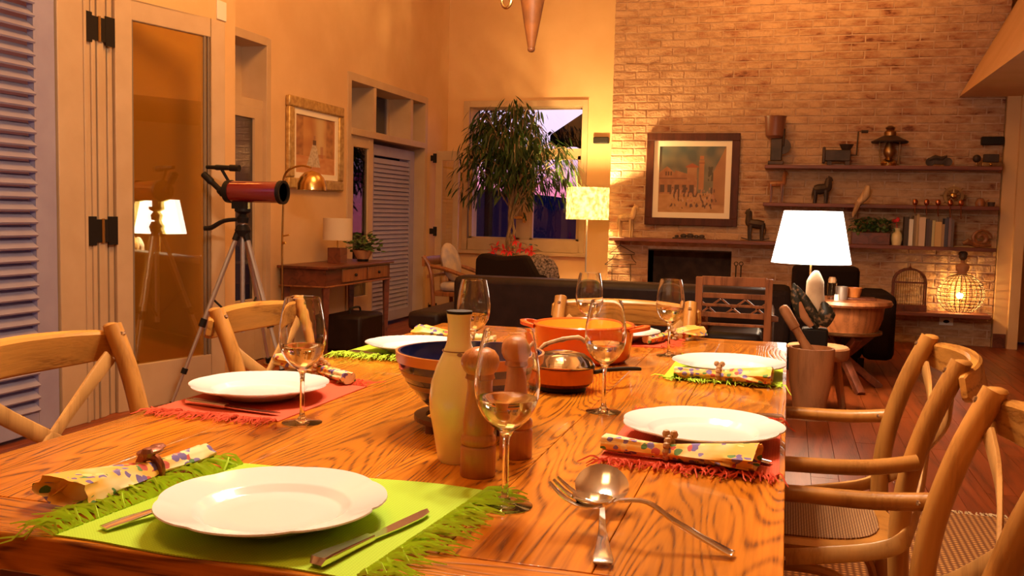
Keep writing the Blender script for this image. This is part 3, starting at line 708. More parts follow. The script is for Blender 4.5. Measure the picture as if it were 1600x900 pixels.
# poinsettia
pp0 = aty(800, 398, 9.0)
pt = thing('poinsettia', 'red poinsettia at the foot of the ficus behind the dark armchair', 'plant', (pp0.x, 9.0, 0))
obj('plant_pot', MB().lathe([(0, 0), (.10, 0), (.14, .5), (.12, .5), (.11, .46), (0, .46)], 20), M['terra'], pt)
for px, py in ((776, 385), (787, 390), (805, 376), (812, 388), (824, 388), (797, 392), (830, 393), (770, 392)):
    q = aty(px, py, 8.95)-Vector((pp0.x, 9.0, 0)); fm = MB()
    for k in range(7):
        a = k*2*PI/7+px; lm_ = leafmesh(.065, .03).xf(Matrix.Translation(q) @ orient((math.cos(a), -.5+math.sin(a)*.4, math.sin(a)*.8))); fm.add(lm_.v, lm_.f)
    obj('bract', fm, M['redleaf'], pt)
gmm = MB()
for k in range(60):
    q = Vector((rf_.uniform(-.2, .25), rf_.uniform(-.1, .1), rf_.uniform(.55, .85))); lm_ = leafmesh(.08, .035).xf(Matrix.Translation(q) @ orient((rf_.gauss(0, 1), rf_.gauss(0, 1), 0))); gmm.add(lm_.v, lm_.f)
obj('leaf_mass', gmm, M['leaf2'], pt, kind='stuff')

# ================================================================ TABLE
TX0, TX1, TY0, TY1, TZ = -1.10, .012, .833, 2.955, .76
tb = thing('dining_table', 'long honey coloured oak dining table set for six', 'table', ((TX0+TX1)/2, (TY0+TY1)/2, 0))
hx, hy = (TX1-TX0)/2, (TY1-TY0)/2; eb = .105
ws = [.19, .175, .20, .185, .17, .192]; tot = sum(ws); xx = -hx
for w_ in ws:
    w2 = w_*2*hx/tot; o_ = obj('tabletop_board', bx(-w2/2+.0004, w2/2-.0004, -hy+eb+.0006, hy-eb-.0006, TZ-.045, TZ), M['table'], tb, smooth=False, bev=.0012); o_.location.x = xx+w2/2; xx += w2
for s in (-1, 1):
    o_ = obj('end_board', bx(-hx, hx, -eb/2, eb/2, TZ-.045, TZ), M['table_x'], tb, smooth=False, bev=.003); o_.location.y = s*(hy-eb/2)
ap = MB(); t_ = .02
ap.box(-hx+.06, hx-.06, -hy+.06, -hy+.08, TZ-.10, TZ-.045).box(-hx+.06, hx-.06, hy-.08, hy-.06, TZ-.10, TZ-.045).box(-hx+.06, -hx+.08, -hy+.08, hy-.08, TZ-.095, TZ-.045).box(hx-.08, hx-.06, -hy+.08, hy-.08, TZ-.095, TZ-.045)
obj('apron', ap, M['dwood'], tb, smooth=False)
for sx_ in (-1, 1):
    for sy_ in (-1, 1):
        o_ = obj('leg', MB().box(-.035, .035, -.035, .035, .0108, TZ-.045), M['dwood'], tb, smooth=False, bev=.004); o_.location = (sx_*(hx-.11), sy_*(hy-.11), 0)

# ================================================================ CHAIRS
def make_chair():
    t = thing('dining_chair', '', 'chair')
    for s in (-1, 1):
        pp = smoothpath([(-.25, s*.195, .0108), (-.225, s*.203, .2), (-.20, s*.21, .45), (-.208, s*.212, .6), (-.245, s*.215, .74), (-.295, s*.215, .857)], 5)
        o_ = obj('rear_post', MB().tube(pp, interp([.016, .018, .021, .021, .021, .021], len(pp)), 12, up0=(1, 0, 0)), M['chair'], t)
        obj('post_cap', MB().ball((-.295, s*.215, .855), .0212, 12, (1, 1, .45)), M['chair'], o_)
        obj('screw', MB().ball((-.268, s*.215, .84), .0075, 8).ball((-.19, s*.233, .652), .006, 8), M['steel'], o_)
        pp = smoothpath([(-.222, s*.238, .655), (-.12, s*.258, .640), (.02, s*.268, .636), (.12, s*.262, .632), (.175, s*.248, .60), (.197, s*.228, .53), (.19, s*.205, .44)], 5)
        obj('arm', MB().tube(pp, interp([.0165, .0165, .016, .016, .015, .014, .014], len(pp)), 10), M['chair'], t)
        obj('front_leg', MB().tube([(.185, s*.195, .44), (.195, s*.2, .2), (.20, s*.2, .0108)], [.018, .017, .014], 10), M['chair'], t)
        pp = smoothpath([(-.285, s*.195, .79), (-.290, s*.12, .725), (-.272, 0, .645), (-.245, -s*.13, .56), (-.222, -s*.205, .515), (-.20, -s*.243, .49), (-.15, -s*.246, .467), (-.05, -s*.243, .445), (.02, -s*.238, .432)], 4)
        wd = []
        for p in pp:
            k = min(1, max(0, (abs(p.y+s*.243) < .02) and 1 or 0)); wd.append((0, 0, 1))
        obj('cross_strap', MB().strap(pp, .034, .009, (0, s*.4, 1)), M['strapw'], t)
        pp = smoothpath([(-.205, s*.205, .14), (-.19, s*.2, .28), (-.10, s*.2, .38), (0, s*.2, .40), (.10, s*.2, .38), (.18, s*.2, .28), (.195, s*.2, .14)], 4)
        obj('hoop_brace', MB().tube(pp, .011, 8), M['chair'], t)
    pp = smoothpath([(.19, -.2, .14), (.18, -.19, .28), (.17, -.1, .38), (.165, 0, .40), (.17, .1, .38), (.18, .19, .28), (.19, .2, .14)], 4)
    obj('hoop_brace', MB().tube(pp, .011, 8), M['chair'], t)
    pp = smoothpath([(-.296, -.245, .812), (-.325, -.19, .812), (-.350, -.1, .812), (-.360, 0, .812), (-.350, .1, .812), (-.325, .19, .812), (-.296, .245, .812)], 4)
    n = len(pp); obj('top_rail', MB().strap(pp, [.040+.044*math.sin(PI*i/(n-1))**.5 for i in range(n)], [.012+.015*math.sin(PI*i/(n-1))**.4 for i in range(n)], (0.25, 0, 1)), M['railw'], t, ang=25)
    def out(rx, ry, k=28): 
        o = []
        for i in range(k):
            a = 2*PI*i/k; c, s = math.cos(a), math.sin(a); e = .65
            o.append((.0+rx*(abs(c)**e)*(1 if c > 0 else -1), ry*(1+.06*c)*(abs(s)**e)*(1 if s > 0 else -1)))
        return o
    a = out(.215, .215); b = out(.175, .175); k = len(a)
    v = [(p[0], p[1], z) for z, pl_ in ((.425, a), (.452, a), (.458, b), (.43, b)) for p in pl_]
    f = [(j*k+i, j*k+(i+1) % k, ((j+1) % 4)*k+(i+1) % k, ((j+1) % 4)*k+i) for j in range(4) for i in range(k)]
    obj('seat_frame', MB().add(v, f), M['chair'], t, ang=50)
    obj('woven_seat', MB().prism(out(.178, .178), .445, .461, 'z'), M['cane'], t, ang=50)
    return t
ch0 = make_chair()
spots = [(.045, 2.235, PI, 'bentwood armchair at the right of the table, the farther of two'),
         (.045, 1.485, PI, 'bentwood armchair nearest the camera at the right edge'),
         (-1.165, 1.565, 0, 'bentwood cross-back chair at the left edge, before the lilac shutter'),
         (-1.155, 2.385, 0, 'bentwood cross-back chair behind the left red placemat, before the tripod'),
         (-.505, 2.765, -PI/2, 'bentwood cross-back chair at the far end, behind the orange casserole')]
for i, (x, y, rz, lb) in enumerate(spots):
    o_ = ch0 if i == 0 else copy_tree(ch0)
    o_.location = (x, y, .0 if rz not in (PI,) else .0); o_.rotation_euler = (0, 0, rz); tag(o_, lb, 'chair', 'chairs around the dining table')

# ================================================================ TABLE SETTINGS
ZT = TZ
def fringe(mat, rows, seed, length=.055, name='fringe', parent=None, dirbias=(0, 0), lift=0):
    """rows: list of (start, end, outward dir, count) in world xy; strands droop where they leave the table"""
    rr = random.Random(seed); mb = MB()
    for (a, b, o_, n, lf) in rows:
        for k in range(n):
            t = (k+rr.random())/n; p = Vector((a[0]+(b[0]-a[0])*t, a[1]+(b[1]-a[1])*t, ZT+.003)); L_ = length*rr.uniform(.6, 1.15)
            d = Vector((o_[0]+rr.gauss(0, .35), o_[1]+rr.gauss(0, .35), 0)).normalized(); pts = [p]
            cur = p.copy(); lfk = lf*rr.uniform(.3, 1)
            for s in range(1, 5):
                cur = cur+d*(L_/4)+Vector((rr.gauss(0, .002), rr.gauss(0, .002), 0)); cur.z = ZT+.0025+rr.uniform(0, .005)+lfk*math.sin(s/4*PI)
                off = max(TX0-cur.x, cur.x-TX1, TY0-cur.y, cur.y-TY1)
                if off > 0: 
                    cur.z = ZT+.002-off*1.0
                pts.append(cur.copy())
            mb.tube(pts, [.0018, .0017, .0015, .0013, .0007], 3)
    return obj(name, mb, mat, parent, kind='stuff')
def placemat(x0, x1, y0, y1, axis, color, label, seed, fl=.055, lifts=(0, 0), nst=70, skew=0):
    """cloth body x0..x1,y0..y1; fringe on the two ends along axis"""
    t = thing('placemat', label, 'placemat', (0, 0, 0), 0, 'fringed placemats on the dining table')
    n = 22; v = []; f = []; rr = random.Random(seed); ph = [rr.uniform(0, 6) for _ in range(4)]
    for i in range(n+1):
        for j in range(n+1):
            u, w = i/n, j/n; x = x0+(x1-x0)*u+skew*(w-.5); y = y0+(y1-y0)*w+.004*math.sin(u*9+ph[0])
            z = ZT+.0022+.0012*(1+math.sin(u*11+ph[1]))*(1+math.sin(w*8+ph[2]))*.3
            v.append((x, y, z))
    N = len(v); v += [(a[0], a[1], ZT+.0004) for a in v]
    for i in range(n):
        for j in range(n):
            a = i*(n+1)+j; q = (a, a+n+1, a+n+2, a+1); f.append(q); f.append(tuple(N+k for k in reversed(q)))
    ring = [i*(n+1) for i in range(n+1)]+[n*(n+1)+j for j in range(1, n+1)]+[i*(n+1)+n for i in range(n-1, -1, -1)]+[j for j in range(n-1, 0, -1)]
    for k in range(len(ring)): a, b = ring[k], ring[(k+1) % len(ring)]; f.append((a, b, N+b, N+a))
    obj('cloth', MB().add(v, f), M[color+'_mat'], t)
    if axis == 'x': rows = [((x0+.002-skew/2, y0), (x0+.002+skew/2, y1), (-1, 0), nst, lifts[0]), ((x1-.002-skew/2, y0), (x1-.002+skew/2, y1), (1, 0), nst, lifts[1])]
    else: rows = [((x0, y0+.002), (x1, y0+.002), (0, -1), nst, lifts[0]), ((x0, y1-.002), (x1, y1-.002), (0, 1), nst, lifts[1])]
    fringe(M[color+'_fr'], rows, seed, fl, parent=t)
    return t
placemat(-.755, -.385, .838, 1.172, 'x', 'green', 'lime green fringed placemat at the near end, under the biggest plate', 1, .062, (.012, .004), 110, skew=.03)
placemat(-1.095, -.835, 1.43, 1.79, 'y', 'red', 'coral red fringed placemat on the left, before the telescope', 2, .05, (.004, .006), 90)
placemat(-.262, .003, 1.385, 1.745, 'y', 'red', 'coral red fringed placemat at the right, behind the serving spoons', 3, .05, (.004, .004), 90)
placemat(-.262, .003, 2.16, 2.50, 'y', 'green', 'lime green fringed placemat at the far right of the table', 4, .045, (.003, .003), 80)
placemat(-1.095, -.835, 2.15, 2.46, 'y', 'green', 'lime green fringed placemat at the far left, behind the blue bowl', 5, .05, (.012, .003), 80)
placemat(-.66, -.33, 2.66, 2.93, 'x', 'red', 'coral red placemat at the far end, behind the orange casserole', 6, .05, (.003, .003), 70)

def make_plate():
    def rf(a, j):
        if j in (6, 7, 8, 9): return 1+.048*(abs(math.sin(a*3.5))**.45-.72)
        return 1
    pr = [(0, .004), (.062, .004), (.066, .0), (.072, .0), (.086, .006), (.105, .0150), (.133, .0235), (.1355, .0250), (.1350, .0268), (.1315, .0258), (.110, .0190), (.096, .0165), (.091, .0150), (.084, .0085), (.079, .0072), (.05, .0068), (0, .0068)]
    return MB().lathe(pr, 120, rf=rf)
plab = [(-.567, .962, 'big white scalloped dinner plate nearest the camera, on lime green'),
        (-.972, 1.600, 'white scalloped dinner plate on the left coral red placemat'),
        (-.122, 1.568, 'white scalloped dinner plate on the right coral red placemat'),
        (-.122, 2.282, 'white scalloped dinner plate at the far right, on lime green'),
        (-.915, 2.265, 'white dinner plate at the far left, half hidden by blue bowl'),
        (-.482, 2.77, 'white dinner plate at the far end, behind the orange casserole')]
p0_ = None
for i, (x, y, lb) in enumerate(plab):
    if p0_ is None: p0_ = obj('dinner_plate', make_plate(), M['plate'], ang=60); o_ = p0_
    else: o_ = p0_.copy(); COL.objects.link(o_)
    o_.scale = (.975, .975, 1); o_.location = (x, y, ZT+.0062); o_.rotation_euler.z = .3*i; tag(o_, lb, 'plate', 'white dinner plates')

# wine glasses
def make_glass():
    t = thing('wine_glass', '', 'glass')
    th = .0011
    outp = [(0, .0), (.034, .0), (.0345, .0010), (.030, .0022), (.016, .0040), (.008, .0070), (.0046, .013), (.0040, .03), (.0038, .07), (.0045, .085), (.009, .094)]
    bowl = [(.018, .100), (.028, .110), (.0355, .123), (.0395, .138), (.0405, .152), (.0392, .170), (.0362, .190), (.0325, .208), (.0300, .2185)]
    inner = [(r-th, z+.0002) for r, z in reversed(bowl)]+[(.0085, .0965), (0, .0950)]
    obj('glass_body', MB().lathe(outp+bowl+inner, 40), M['glass'], t, ang=60)
    wp = [(0, .0953), (.0087, .0968)]+[(r-th-.0003, z+.0002) for r, z in bowl[:4]]+[(.0385, .1355)]
    wr = [(0, .0953), (.0087, .0968), (.0167, .1003), (.0267, .1103), (.0342, .1232), (.0378, .1345), (.0374, .1352), (0, .1352)]
    obj('wine', MB().lathe(wr, 40), M['wine'], t, ang=60)
    return t
gs = [(-.330, 1.122, 'wine glass in front of the salt and pepper mills, nearest the camera', 1.03),
      (-.795, 1.445, 'wine glass beside the left coral red placemat', 1.0),
      (-.321, 1.740, 'wine glass left of the right coral red placemat, before the casserole', .97),
      (-.294, 2.528, 'wine glass at the far right, beside the lime green placemat', .94),
      (-.700, 2.085, 'wine glass behind the cream bottle, near the blue bowl', .98),
      (-.528, 2.590, 'wine glass at the far end, behind the orange casserole', .96)]
g0 = make_glass()
for i, (x, y, lb, s) in enumerate(gs):
    o_ = g0 if i == 0 else copy_tree(g0)
    o_.location = (x, y, ZT+.0005); o_.scale = (s, s, s); tag(o_, lb, 'wine glass', 'wine glasses with pale wine')
    o_.rotation_euler.z = i

# cutlery
def frame_at(p, q, z=ZT+.004, tilt=0):
    p = Vector((p[0], p[1], 0)); q = Vector((q[0], q[1], 0)); d = (q-p); a = math.atan2(d.y, d.x)
    return (p.x, p.y, z), a, d.length
def make_knife():
    t = thing('table_knife', '', 'knife')
    pp = [(0, 0, .002), (.004, 0, .0055), (.02, 0, .0058), (.06, 0, .0050), (.088, 0, .0045), (.092, 0, .0045)]
    obj('handle', MB().strap(pp, [.015, .020, .019, .014, .0125, .012], [.004, .009, .0095, .008, .0075, .007], (0, 1, 0)), M['steel'], t)
    bl_ = [(.091, -.0055), (.10, -.0065), (.14, -.0095), (.18, -.0095), (.20, -.0055), (.210, .0045), (.20, .0062), (.15, .0065), (.091, .0055)]
    obj('blade', MB().prism(bl_, .0032, .0048, 'z'), M['steel'], t, smooth=False)
    return t
def make_fork():
    t = thing('table_fork', '', 'fork')
    pp = smoothpath([(0, 0, .002), (.03, 0, .005), (.08, 0, .008), (.115, 0, .006), (.13, 0, .003)], 3); n = len(pp)
    obj('handle', MB().strap(pp, interp([.017, .018, .010, .007, .008], n), .0028, (0, 1, 0)), M['steel'], t)
    mb = MB().strap([(.13, 0, .003), (.142, 0, .002), (.152, 0, .003)], [.008, .022, .022], .0018, (0, 1, 0))
    for k in range(4): mb.strap([(.15, (k-1.5)*.0062, .003), (.175, (k-1.5)*.0058, .0035), (.195, (k-1.5)*.0055, .004)], [.0032, .003, .002], .0018, (0, 1, 0))
    obj('tines', mb, M['steel'], t)
    return t
kn = make_knife(); fk = make_fork()
ks = [((-.450, .848), (-.400, 1.070), 'knife with dark reflecting blade on near lime green placemat'),
      ((-1.06, 1.495), (-.88, 1.470), 'knife on the left coral red placemat'),
      ((.008, 1.775), (-.2, 1.762), 'knife with handle over the table edge, behind the right plate'),
      ((-.010, 2.475), (-.2, 2.48), 'knife behind the far right plate'),
      ((-1.06, 2.175), (-.88, 2.155), 'knife on the far left lime green placemat')]
for i, (p, q, lb) in enumerate(ks):
    o_ = kn if i == 0 else copy_tree(kn); l, a, L_ = frame_at(p, q); o_.location = l; o_.rotation_euler.z = a; tag(o_, lb, 'knife', 'table knives')
fs = [((-.727, .868), (-.665, 1.02), 'fork half under the big near plate'),
      ((-.010, 1.445), (-.255, 1.505), 'fork half under the napkin by the right coral placemat'),
      ((-.03, 2.20), (-.24, 2.21), 'fork before the far right plate')]
for i, (p, q, lb) in enumerate(fs):
    o_ = fk if i == 0 else copy_tree(fk); l, a, L_ = frame_at(p, q); o_.location = (l[0], l[1], l[2]); o_.rotation_euler.z = a; tag(o_, lb, 'fork', 'table forks')
# serving spoons (crossed)
def spoonbowl(rx, ry, depth, th=.0016, notch=False):
    n = 28; k = 7; v = []; f = []
    for sgn, dz in ((1, 0), (-1, -th)):
        for j in range(k+1):
            r = j/k
            for i in range(n):
                a = 2*PI*i/n; e = 1+.10*math.cos(a)
                v.append((rx*r*math.cos(a), ry*r*math.sin(a)*e, -depth*(1-r*r)+dz*(1 if j < k else .9)))
    N = (k+1)*n
    for j in range(k):
        for i in range(n):
            q = (j*n+i, j*n+(i+1) % n, (j+1)*n+(i+1) % n, (j+1)*n+i); f.append(q); f.append(tuple(N+x for x in reversed(q)))
    for i in range(n): a, b = k*n+i, k*n+(i+1) % n; f.append((a, b, N+b, N+a))
    return MB().add(v, f)
def server(label, pb, ph, z0, rx, ry, dep, tiltz, hw, fork=False, dark=False):
    l, a, L_ = frame_at(pb, ph, ZT); t = thing('salad_fork' if fork else 'serving_spoon', label, 'serving fork' if fork else 'serving spoon', (l[0], l[1], ZT), a)
    if fork:
        for k_, sy_ in enumerate((-1, 0, 1)):
            obj('tine', MB().strap(smoothpath([(rx*.7, sy_*.004, z0), (.0, sy_*.013, z0-.008), (-.028, sy_*.015, z0-.002), (-.050, sy_*.012, z0+.014)], 4), interp([.008, .012, .009, .004], 13), .002, (0, 1, 0)), M['steel'], t)
    b_ = spoonbowl(rx if not fork else .026, ry, dep); b_.v = [(x*math.cos(tiltz)+z*math.sin(tiltz), y, z*math.cos(tiltz)-x*math.sin(tiltz)+z0+rx*math.sin(tiltz)) for x, y, z in b_.v]
    rx0 = rx; rx = rx*math.cos(tiltz)
    obj('bowl', b_, M['steel'], t)
    pp = smoothpath([(rx*.93, 0, z0+.001), (rx+.03, 0, z0+.004), (L_*.6, 0, max(.01, z0*.7)), (L_-.01, 0, .007), (L_, 0, .005)], 5); n = len(pp)
    obj('handle', MB().strap(pp, interp([.010, .0065, .009, hw, hw*.95], n), interp([.004, .004, .004, .0035, .003], n), (0, 1, 0)), M['steel'], t)
    return t
sb = atz(940, 770, ZT+.02); sh = atz(942, 888, ZT); sb2 = atz(926, 774, ZT+.045); sh2 = atz(1146, 872, ZT)
server('steel serving spoon with wide handle pointing at the camera', (sb.x, sb.y), (sh.x, sh.y), .018, .040, .034, .014, .38, .022)
server('steel salad server lying across the serving spoon, handle pointing right', (sb2.x, sb2.y), (sh2.x, sh2.y), .043, .036, .019, .012, .0, .017, fork=True)

# napkins and rings
def napkin(tail, fan, ringt, label, seed, ring_kind, wide=.036, z=ZT+.006):
    rr = random.Random(seed)
    (l, a, L_) = frame_at(tail, fan, z)
    t = thing('folded_napkin', label, 'napkin', (l[0], l[1], z), a, 'rolled floral napkins')
    n = 26; m_ = 26; v = []; f = []
    for i in range(n+1):
        u = i/n; x = u*L_
        if u < ringt: s = .36+.16*(abs(u-ringt)/ringt)
        else: s = .36+.92*((u-ringt)/(1-ringt))**.75
        w_ = wide*s*1.0; h_ = .017*(.50+.42*s)
        for j in range(m_):
            b = 2*PI*j/m_; fold = 1+.10*math.sin(b*5+seed+u*3)+.06*math.sin(b*9+u*7)
            v.append((x, w_*math.cos(b)*fold+.006*math.sin(u*4+seed), max(0, h_+h_*math.sin(b)*fold)))
    for i in range(n):
        for j in range(m_): f.append((i*m_+j, i*m_+(j+1) % m_, (i+1)*m_+(j+1) % m_, (i+1)*m_+j))
    # hollow mouth at the fan end
    base_ = n*m_
    cen = []
    for j in range(m_):
        p = v[base_+j]; cen.append((p[0]-.02, p[1]*.72, p[2]*.72+.003))
    k0 = len(v); v += cen
    for j in range(m_): f.append((base_+j, base_+(j+1) % m_, k0+(j+1) % m_, k0+j))
    f.append(tuple(k0+j for j in range(m_))); f.append(tuple(range(m_-1, -1, -1)))
    obj('cloth', MB().add(v, f), M['floral'], t, ang=60)
    # loose flap
    fp = MB(); q = [(L_*(ringt+.08), -.012, .020), (L_*.80, -wide*1.25, .010), (L_*.97, -wide*.9, .004), (L_*.9, -wide*.2, .028)]
    fp.add(q+[(x, y, z_+.0015) for x, y, z_ in q], [(0, 1, 2, 3), (7, 6, 5, 4), (0, 4, 5, 1), (1, 5, 6, 2), (2, 6, 7, 3), (3, 7, 4, 0)])
    obj('napkin_flap', fp, M['floral'], t)
    # ring
    dx = L_*ringt; c_, s_ = math.cos(a), math.sin(a)
    r = thing('napkin_ring', label.split(' napkin')[0] and ('napkin ring around the '+label.replace('rolled ', '')), 'napkin ring', (l[0]+c_*dx, l[1]+s_*dx, z), a, 'napkin rings')
    rw, rh = wide*.42+.004, .0165
    if ring_kind == 'bead':
        pr_ = None
        for k in range(12):
            b = 2*PI*k/12
            if pr_ is None: pr_ = obj('bead', MB().ball((0, 0, 0), .0062, 8), M['bead'], r); o_ = pr_
            else: o_ = pr_.copy(); COL.objects.link(o_); o_.parent = r
            o_.location = (0, rw*math.cos(b), max(.004, .0135+rh*math.sin(b)))
        for k in range(2):
            o_ = pr_.copy(); COL.objects.link(o_); o_.parent = r; o_.location = (.006*(k*2-1), .004, .036); o_.scale = (1.1, 1.1, 1.1)
    else:
        obj('band', MB().tube([(0, rw*math.cos(b), max(.004, .0135+rh*math.sin(b))) for b in [2*PI*k/20 for k in range(20)]], [(.004, .007)]*20, 8, closed=True), M['nring'], r)
        obj('ornament', MB().ball((0, .0, .036), .012, 10, (1.9, 1, .45)).ball((.014, .008, .038), .008, 8).ball((-.02, -.006, .037), .009, 8, (1.6, 1, .5)), M['nring'], r)
    return t
napkin((-.795, 1.155), (-.822, .915), .42, 'rolled floral napkin left of the big near plate', 1, 'band', .036)
napkin((-.868, 1.785), (-1.10, 1.935), .45, 'rolled floral napkin behind the left coral placemat plate', 2, 'bead', .034)
napkin((-.262, 1.432), (-.028, 1.400), .44, 'rolled floral napkin before the right coral placemat plate', 3, 'bead', .034)
napkin((-.235, 2.165), (-.020, 2.150), .46, 'rolled floral napkin before the far right plate', 4, 'bead', .032)
napkin((-.80, 2.50), (-1.02, 2.56), .50, 'rolled floral napkin at the far left, behind blue bowl', 5, 'bead', .034)
napkin((-.38, 2.70), (-.262, 2.93), .50, 'rolled floral napkin right of the far end plate', 6, 'bead', .032)

# cream bottle
vs = thing('oil_bottle', 'tall cream glazed pottery bottle with dark rim beside the mills', 'bottle', (-.461, 1.308, ZT))
vp = [(0, 0), (.026, 0), (.029, .006), (.035, .04), (.0415, .075), (.0428, .095), (.040, .12), (.032, .145), (.0235, .163), (.0185, .178), (.0165, .195), (.0175, .212), (.019, .222)]
obj('body', MB().lathe(vp+[(.015, .222), (.014, .20), (0, .20)], 36), M['pottery'], vs, ang=60)
obj('rim', MB().lathe([(.0155, .222), (.0192, .2215), (.0190, .2255), (.0155, .2255)], 36), M['black'], vs, label='dark brown rim')
obj('neck_line', MB().shell([(.0245, .1655), (.0250, .1665), (.0245, .1675)], 36), M['brn_glaze'], vs)
obj('glaze_chip', MB().ball((.010, -.0232, .163), .0035, 8, (1.4, .3, .8)), M['brn_glaze'], vs); obj('glaze_chip', MB().ball((.018, -.019, .004), .010, 8, (1, .5, .7)), M['brn_glaze'], vs)
# mills
def mill(x, y, label, h=1, rz=0):
    t = thing('pepper_mill', label, 'mill', (x, y, ZT), rz, 'wooden mills'); s = h
    bp_ = [(0, 0), (.0265, 0), (.0280, .002), (.0280, .040), (.0265, .043), (.0245, .0445), (.0270, .047), (.0280, .052), (.0270, .057), (.0240, .059), (.0235, .062), (.0248, .066), (.0245, .080), (.0215, .105), (.0190, .122), (.0188, .132), (.0200, .138), (0, .138)]
    obj('body', MB().lathe([(r*.9, z*s) for r, z in bp_], 36), M['mill'], t, ang=45)
    hp = [(0, .139), (.0205, .139), (.0195, .143), (.0190, .146), (.0225, .150), (.0262, .157), (.0272, .163), (.0255, .170), (.0195, .178), (.009, .1825), (0, .183)]
    obj('head', MB().lathe([(r, z*s) for r, z in hp], 36), M['mill'], t, ang=45)
mill(-.407, 1.245, 'red beech mill in front, behind the nearest wine glass', 1.0)
mill(-.385, 1.362, 'red beech mill standing behind the other, right of the cream bottle', 1.02)
# striped bowl
bwc = (-.5185, 1.53)
bs = thing('wooden_trivet', 'low dark wooden stand with feet under the striped blue bowl', 'trivet', (bwc[0], bwc[1], ZT))
obj('ring', MB().shell([(.075, .014), (.095, .014), (.095, .022), (.075, .022)], 32), M['dwood'], bs)
for k in range(4):
    a = PI/4+k*PI/2+.25; obj('foot', MB().tube([(.085*math.cos(a), .085*math.sin(a), 0), (.085*math.cos(a), .085*math.sin(a), .02)], .009, 10), M['dwood'], bs)
bo = thing('striped_bowl', 'deep blue ceramic bowl with orange rim and brown bands', 'bowl', (bwc[0], bwc[1], ZT+.0225))
def br_(z): return .052+.0755*math.sin(min(1, max(0, (z+.0)/.118))*PI/2)**.9
def band(z0, z1, mt, nm, e=0):
    k = 5; o_ = [(br_(z0+(z1-z0)*i/k)+e, (z0+(z1-z0)*i/k)*.935) for i in range(k+1)]; i_ = [(r-.007, z) for r, z in reversed(o_)]
    return obj(nm, MB().shell(o_+i_, 56), mt, bo, ang=60)
obj('base', MB().lathe([(0, 0), (.055, 0), (.057, .004), (.05, .007), (0, .007)], 40), M['bluegl'], bo)
band(.0, .020, M['bluegl'], 'blue_band'); band(.020, .029, M['brn_glaze'], 'brown_band', .0005); band(.029, .052, M['bluegl'], 'blue_band'); band(.052, .063, M['brn_glaze'], 'brown_band', .0005)
band(.063, .074, M['bluegl'], 'blue_band'); band(.074, .086, M['brn_glaze'], 'brown_band', .0005); band(.086, .100, M['bluegl'], 'blue_band'); band(.100, .118, M['org_glaze'], 'orange_rim', .001)
ip = [(br_(z)-.0072, max(.0072, z*.935)) for z in [.118-.111*k/10 for k in range(11)]]
o_ = obj('glazed_inside', MB().shell([(br_(.118)-.003, .1107)]+ip+[(0.001, .0072), (0.001, .0070)]+[(r-.0001+.0001, z-.0003) for r, z in reversed(ip)], 56), M['bluegl'], bo, label='deep blue shiny inside')
# casserole
cc = (-.492, 2.36)
cs = thing('casserole_dish', 'large orange enamel casserole dish with two loop handles', 'casserole', (cc[0], cc[1], ZT))
so = .128
obj('pot', MB().shell([(.001, .0), (.105, .0), (.118, .012), (so, .088), (so+.003, .093), (so-.001, .096)]+[(so-.006, .090), (.112, .016), (.10, .008), (.001, .007)], 56), M['org_out'], cs, ang=60)
obj('enamel_inside', MB().shell([(so-.0065, .0915), (.1115, .0165), (.099, .0088), (.001, .0078), (.001, .0084), (.0985, .0094), (.111, .017), (so-.0070, .0915)], 56), M['org_in'], cs, label='yellow orange inside')
for s in (-1, 1):
    pp = smoothpath([(s*(so-.004), -.035, .084), (s*(so+.022), -.030, .090), (s*(so+.034), 0, .092), (s*(so+.022), .030, .090), (s*(so-.004), .035, .084)], 5)
    obj('handle', MB().strap(pp, .010, .016, (0, 0, 1)), M['org_out'], cs)
# copper pan with glass lid
cp_ = (-.447, 1.93)
cpn = thing('copper_pan', 'small copper saucepan with long dark handle on the table', 'pan', (cp_[0], cp_[1], ZT))
obj('pan_body', MB().shell([(.001, .012), (.058, .012), (.066, .02), (.069, .050), (.071, .052), (.067, .052), (.064, .022), (.056, .015), (.001, .015)], 40), M['copper'], cpn)
obj('burner_stand', MB().lathe([(0, 0), (.05, 0), (.052, .004), (.05, .011), (0, .011)], 32), M['black'], cpn)
pp = [(.066, .01, .040), (.085, .04, .042), (.12, .09, .040), (.145, .125, .036)]
obj('handle', MB().strap(pp, [.010, .012, .018, .014], .007, (-.5, .85, 0)), M['black'], cpn)
ld = cpn
obj('glass_dome', MB().lathe([(0.066, 0), (.070, .001), (.069, .004), (.060, .017), (.045, .026), (.02, .031), (0, .032), (0, .030), (.02, .029), (.044, .024), (.058, .016), (.066, .003)][:12], 40, c=(0, 0, .0525)), M['glass'], ld, ang=60, label='clear glass domed lid')
pp = smoothpath([(-.05, -.02, .078), (-.035, -.014, .096), (0, 0, .108), (.03, .010, .112), (.045, .016, .104)], 5); n = len(pp)
obj('bow_handle', MB().tube(pp, [.0045+.0014*(i % 5 == 0) for i in range(n)], 8), M['pale'], ld)

# ================================================================ TELESCOPE
sc_c = aty(372, 300, 4.7)
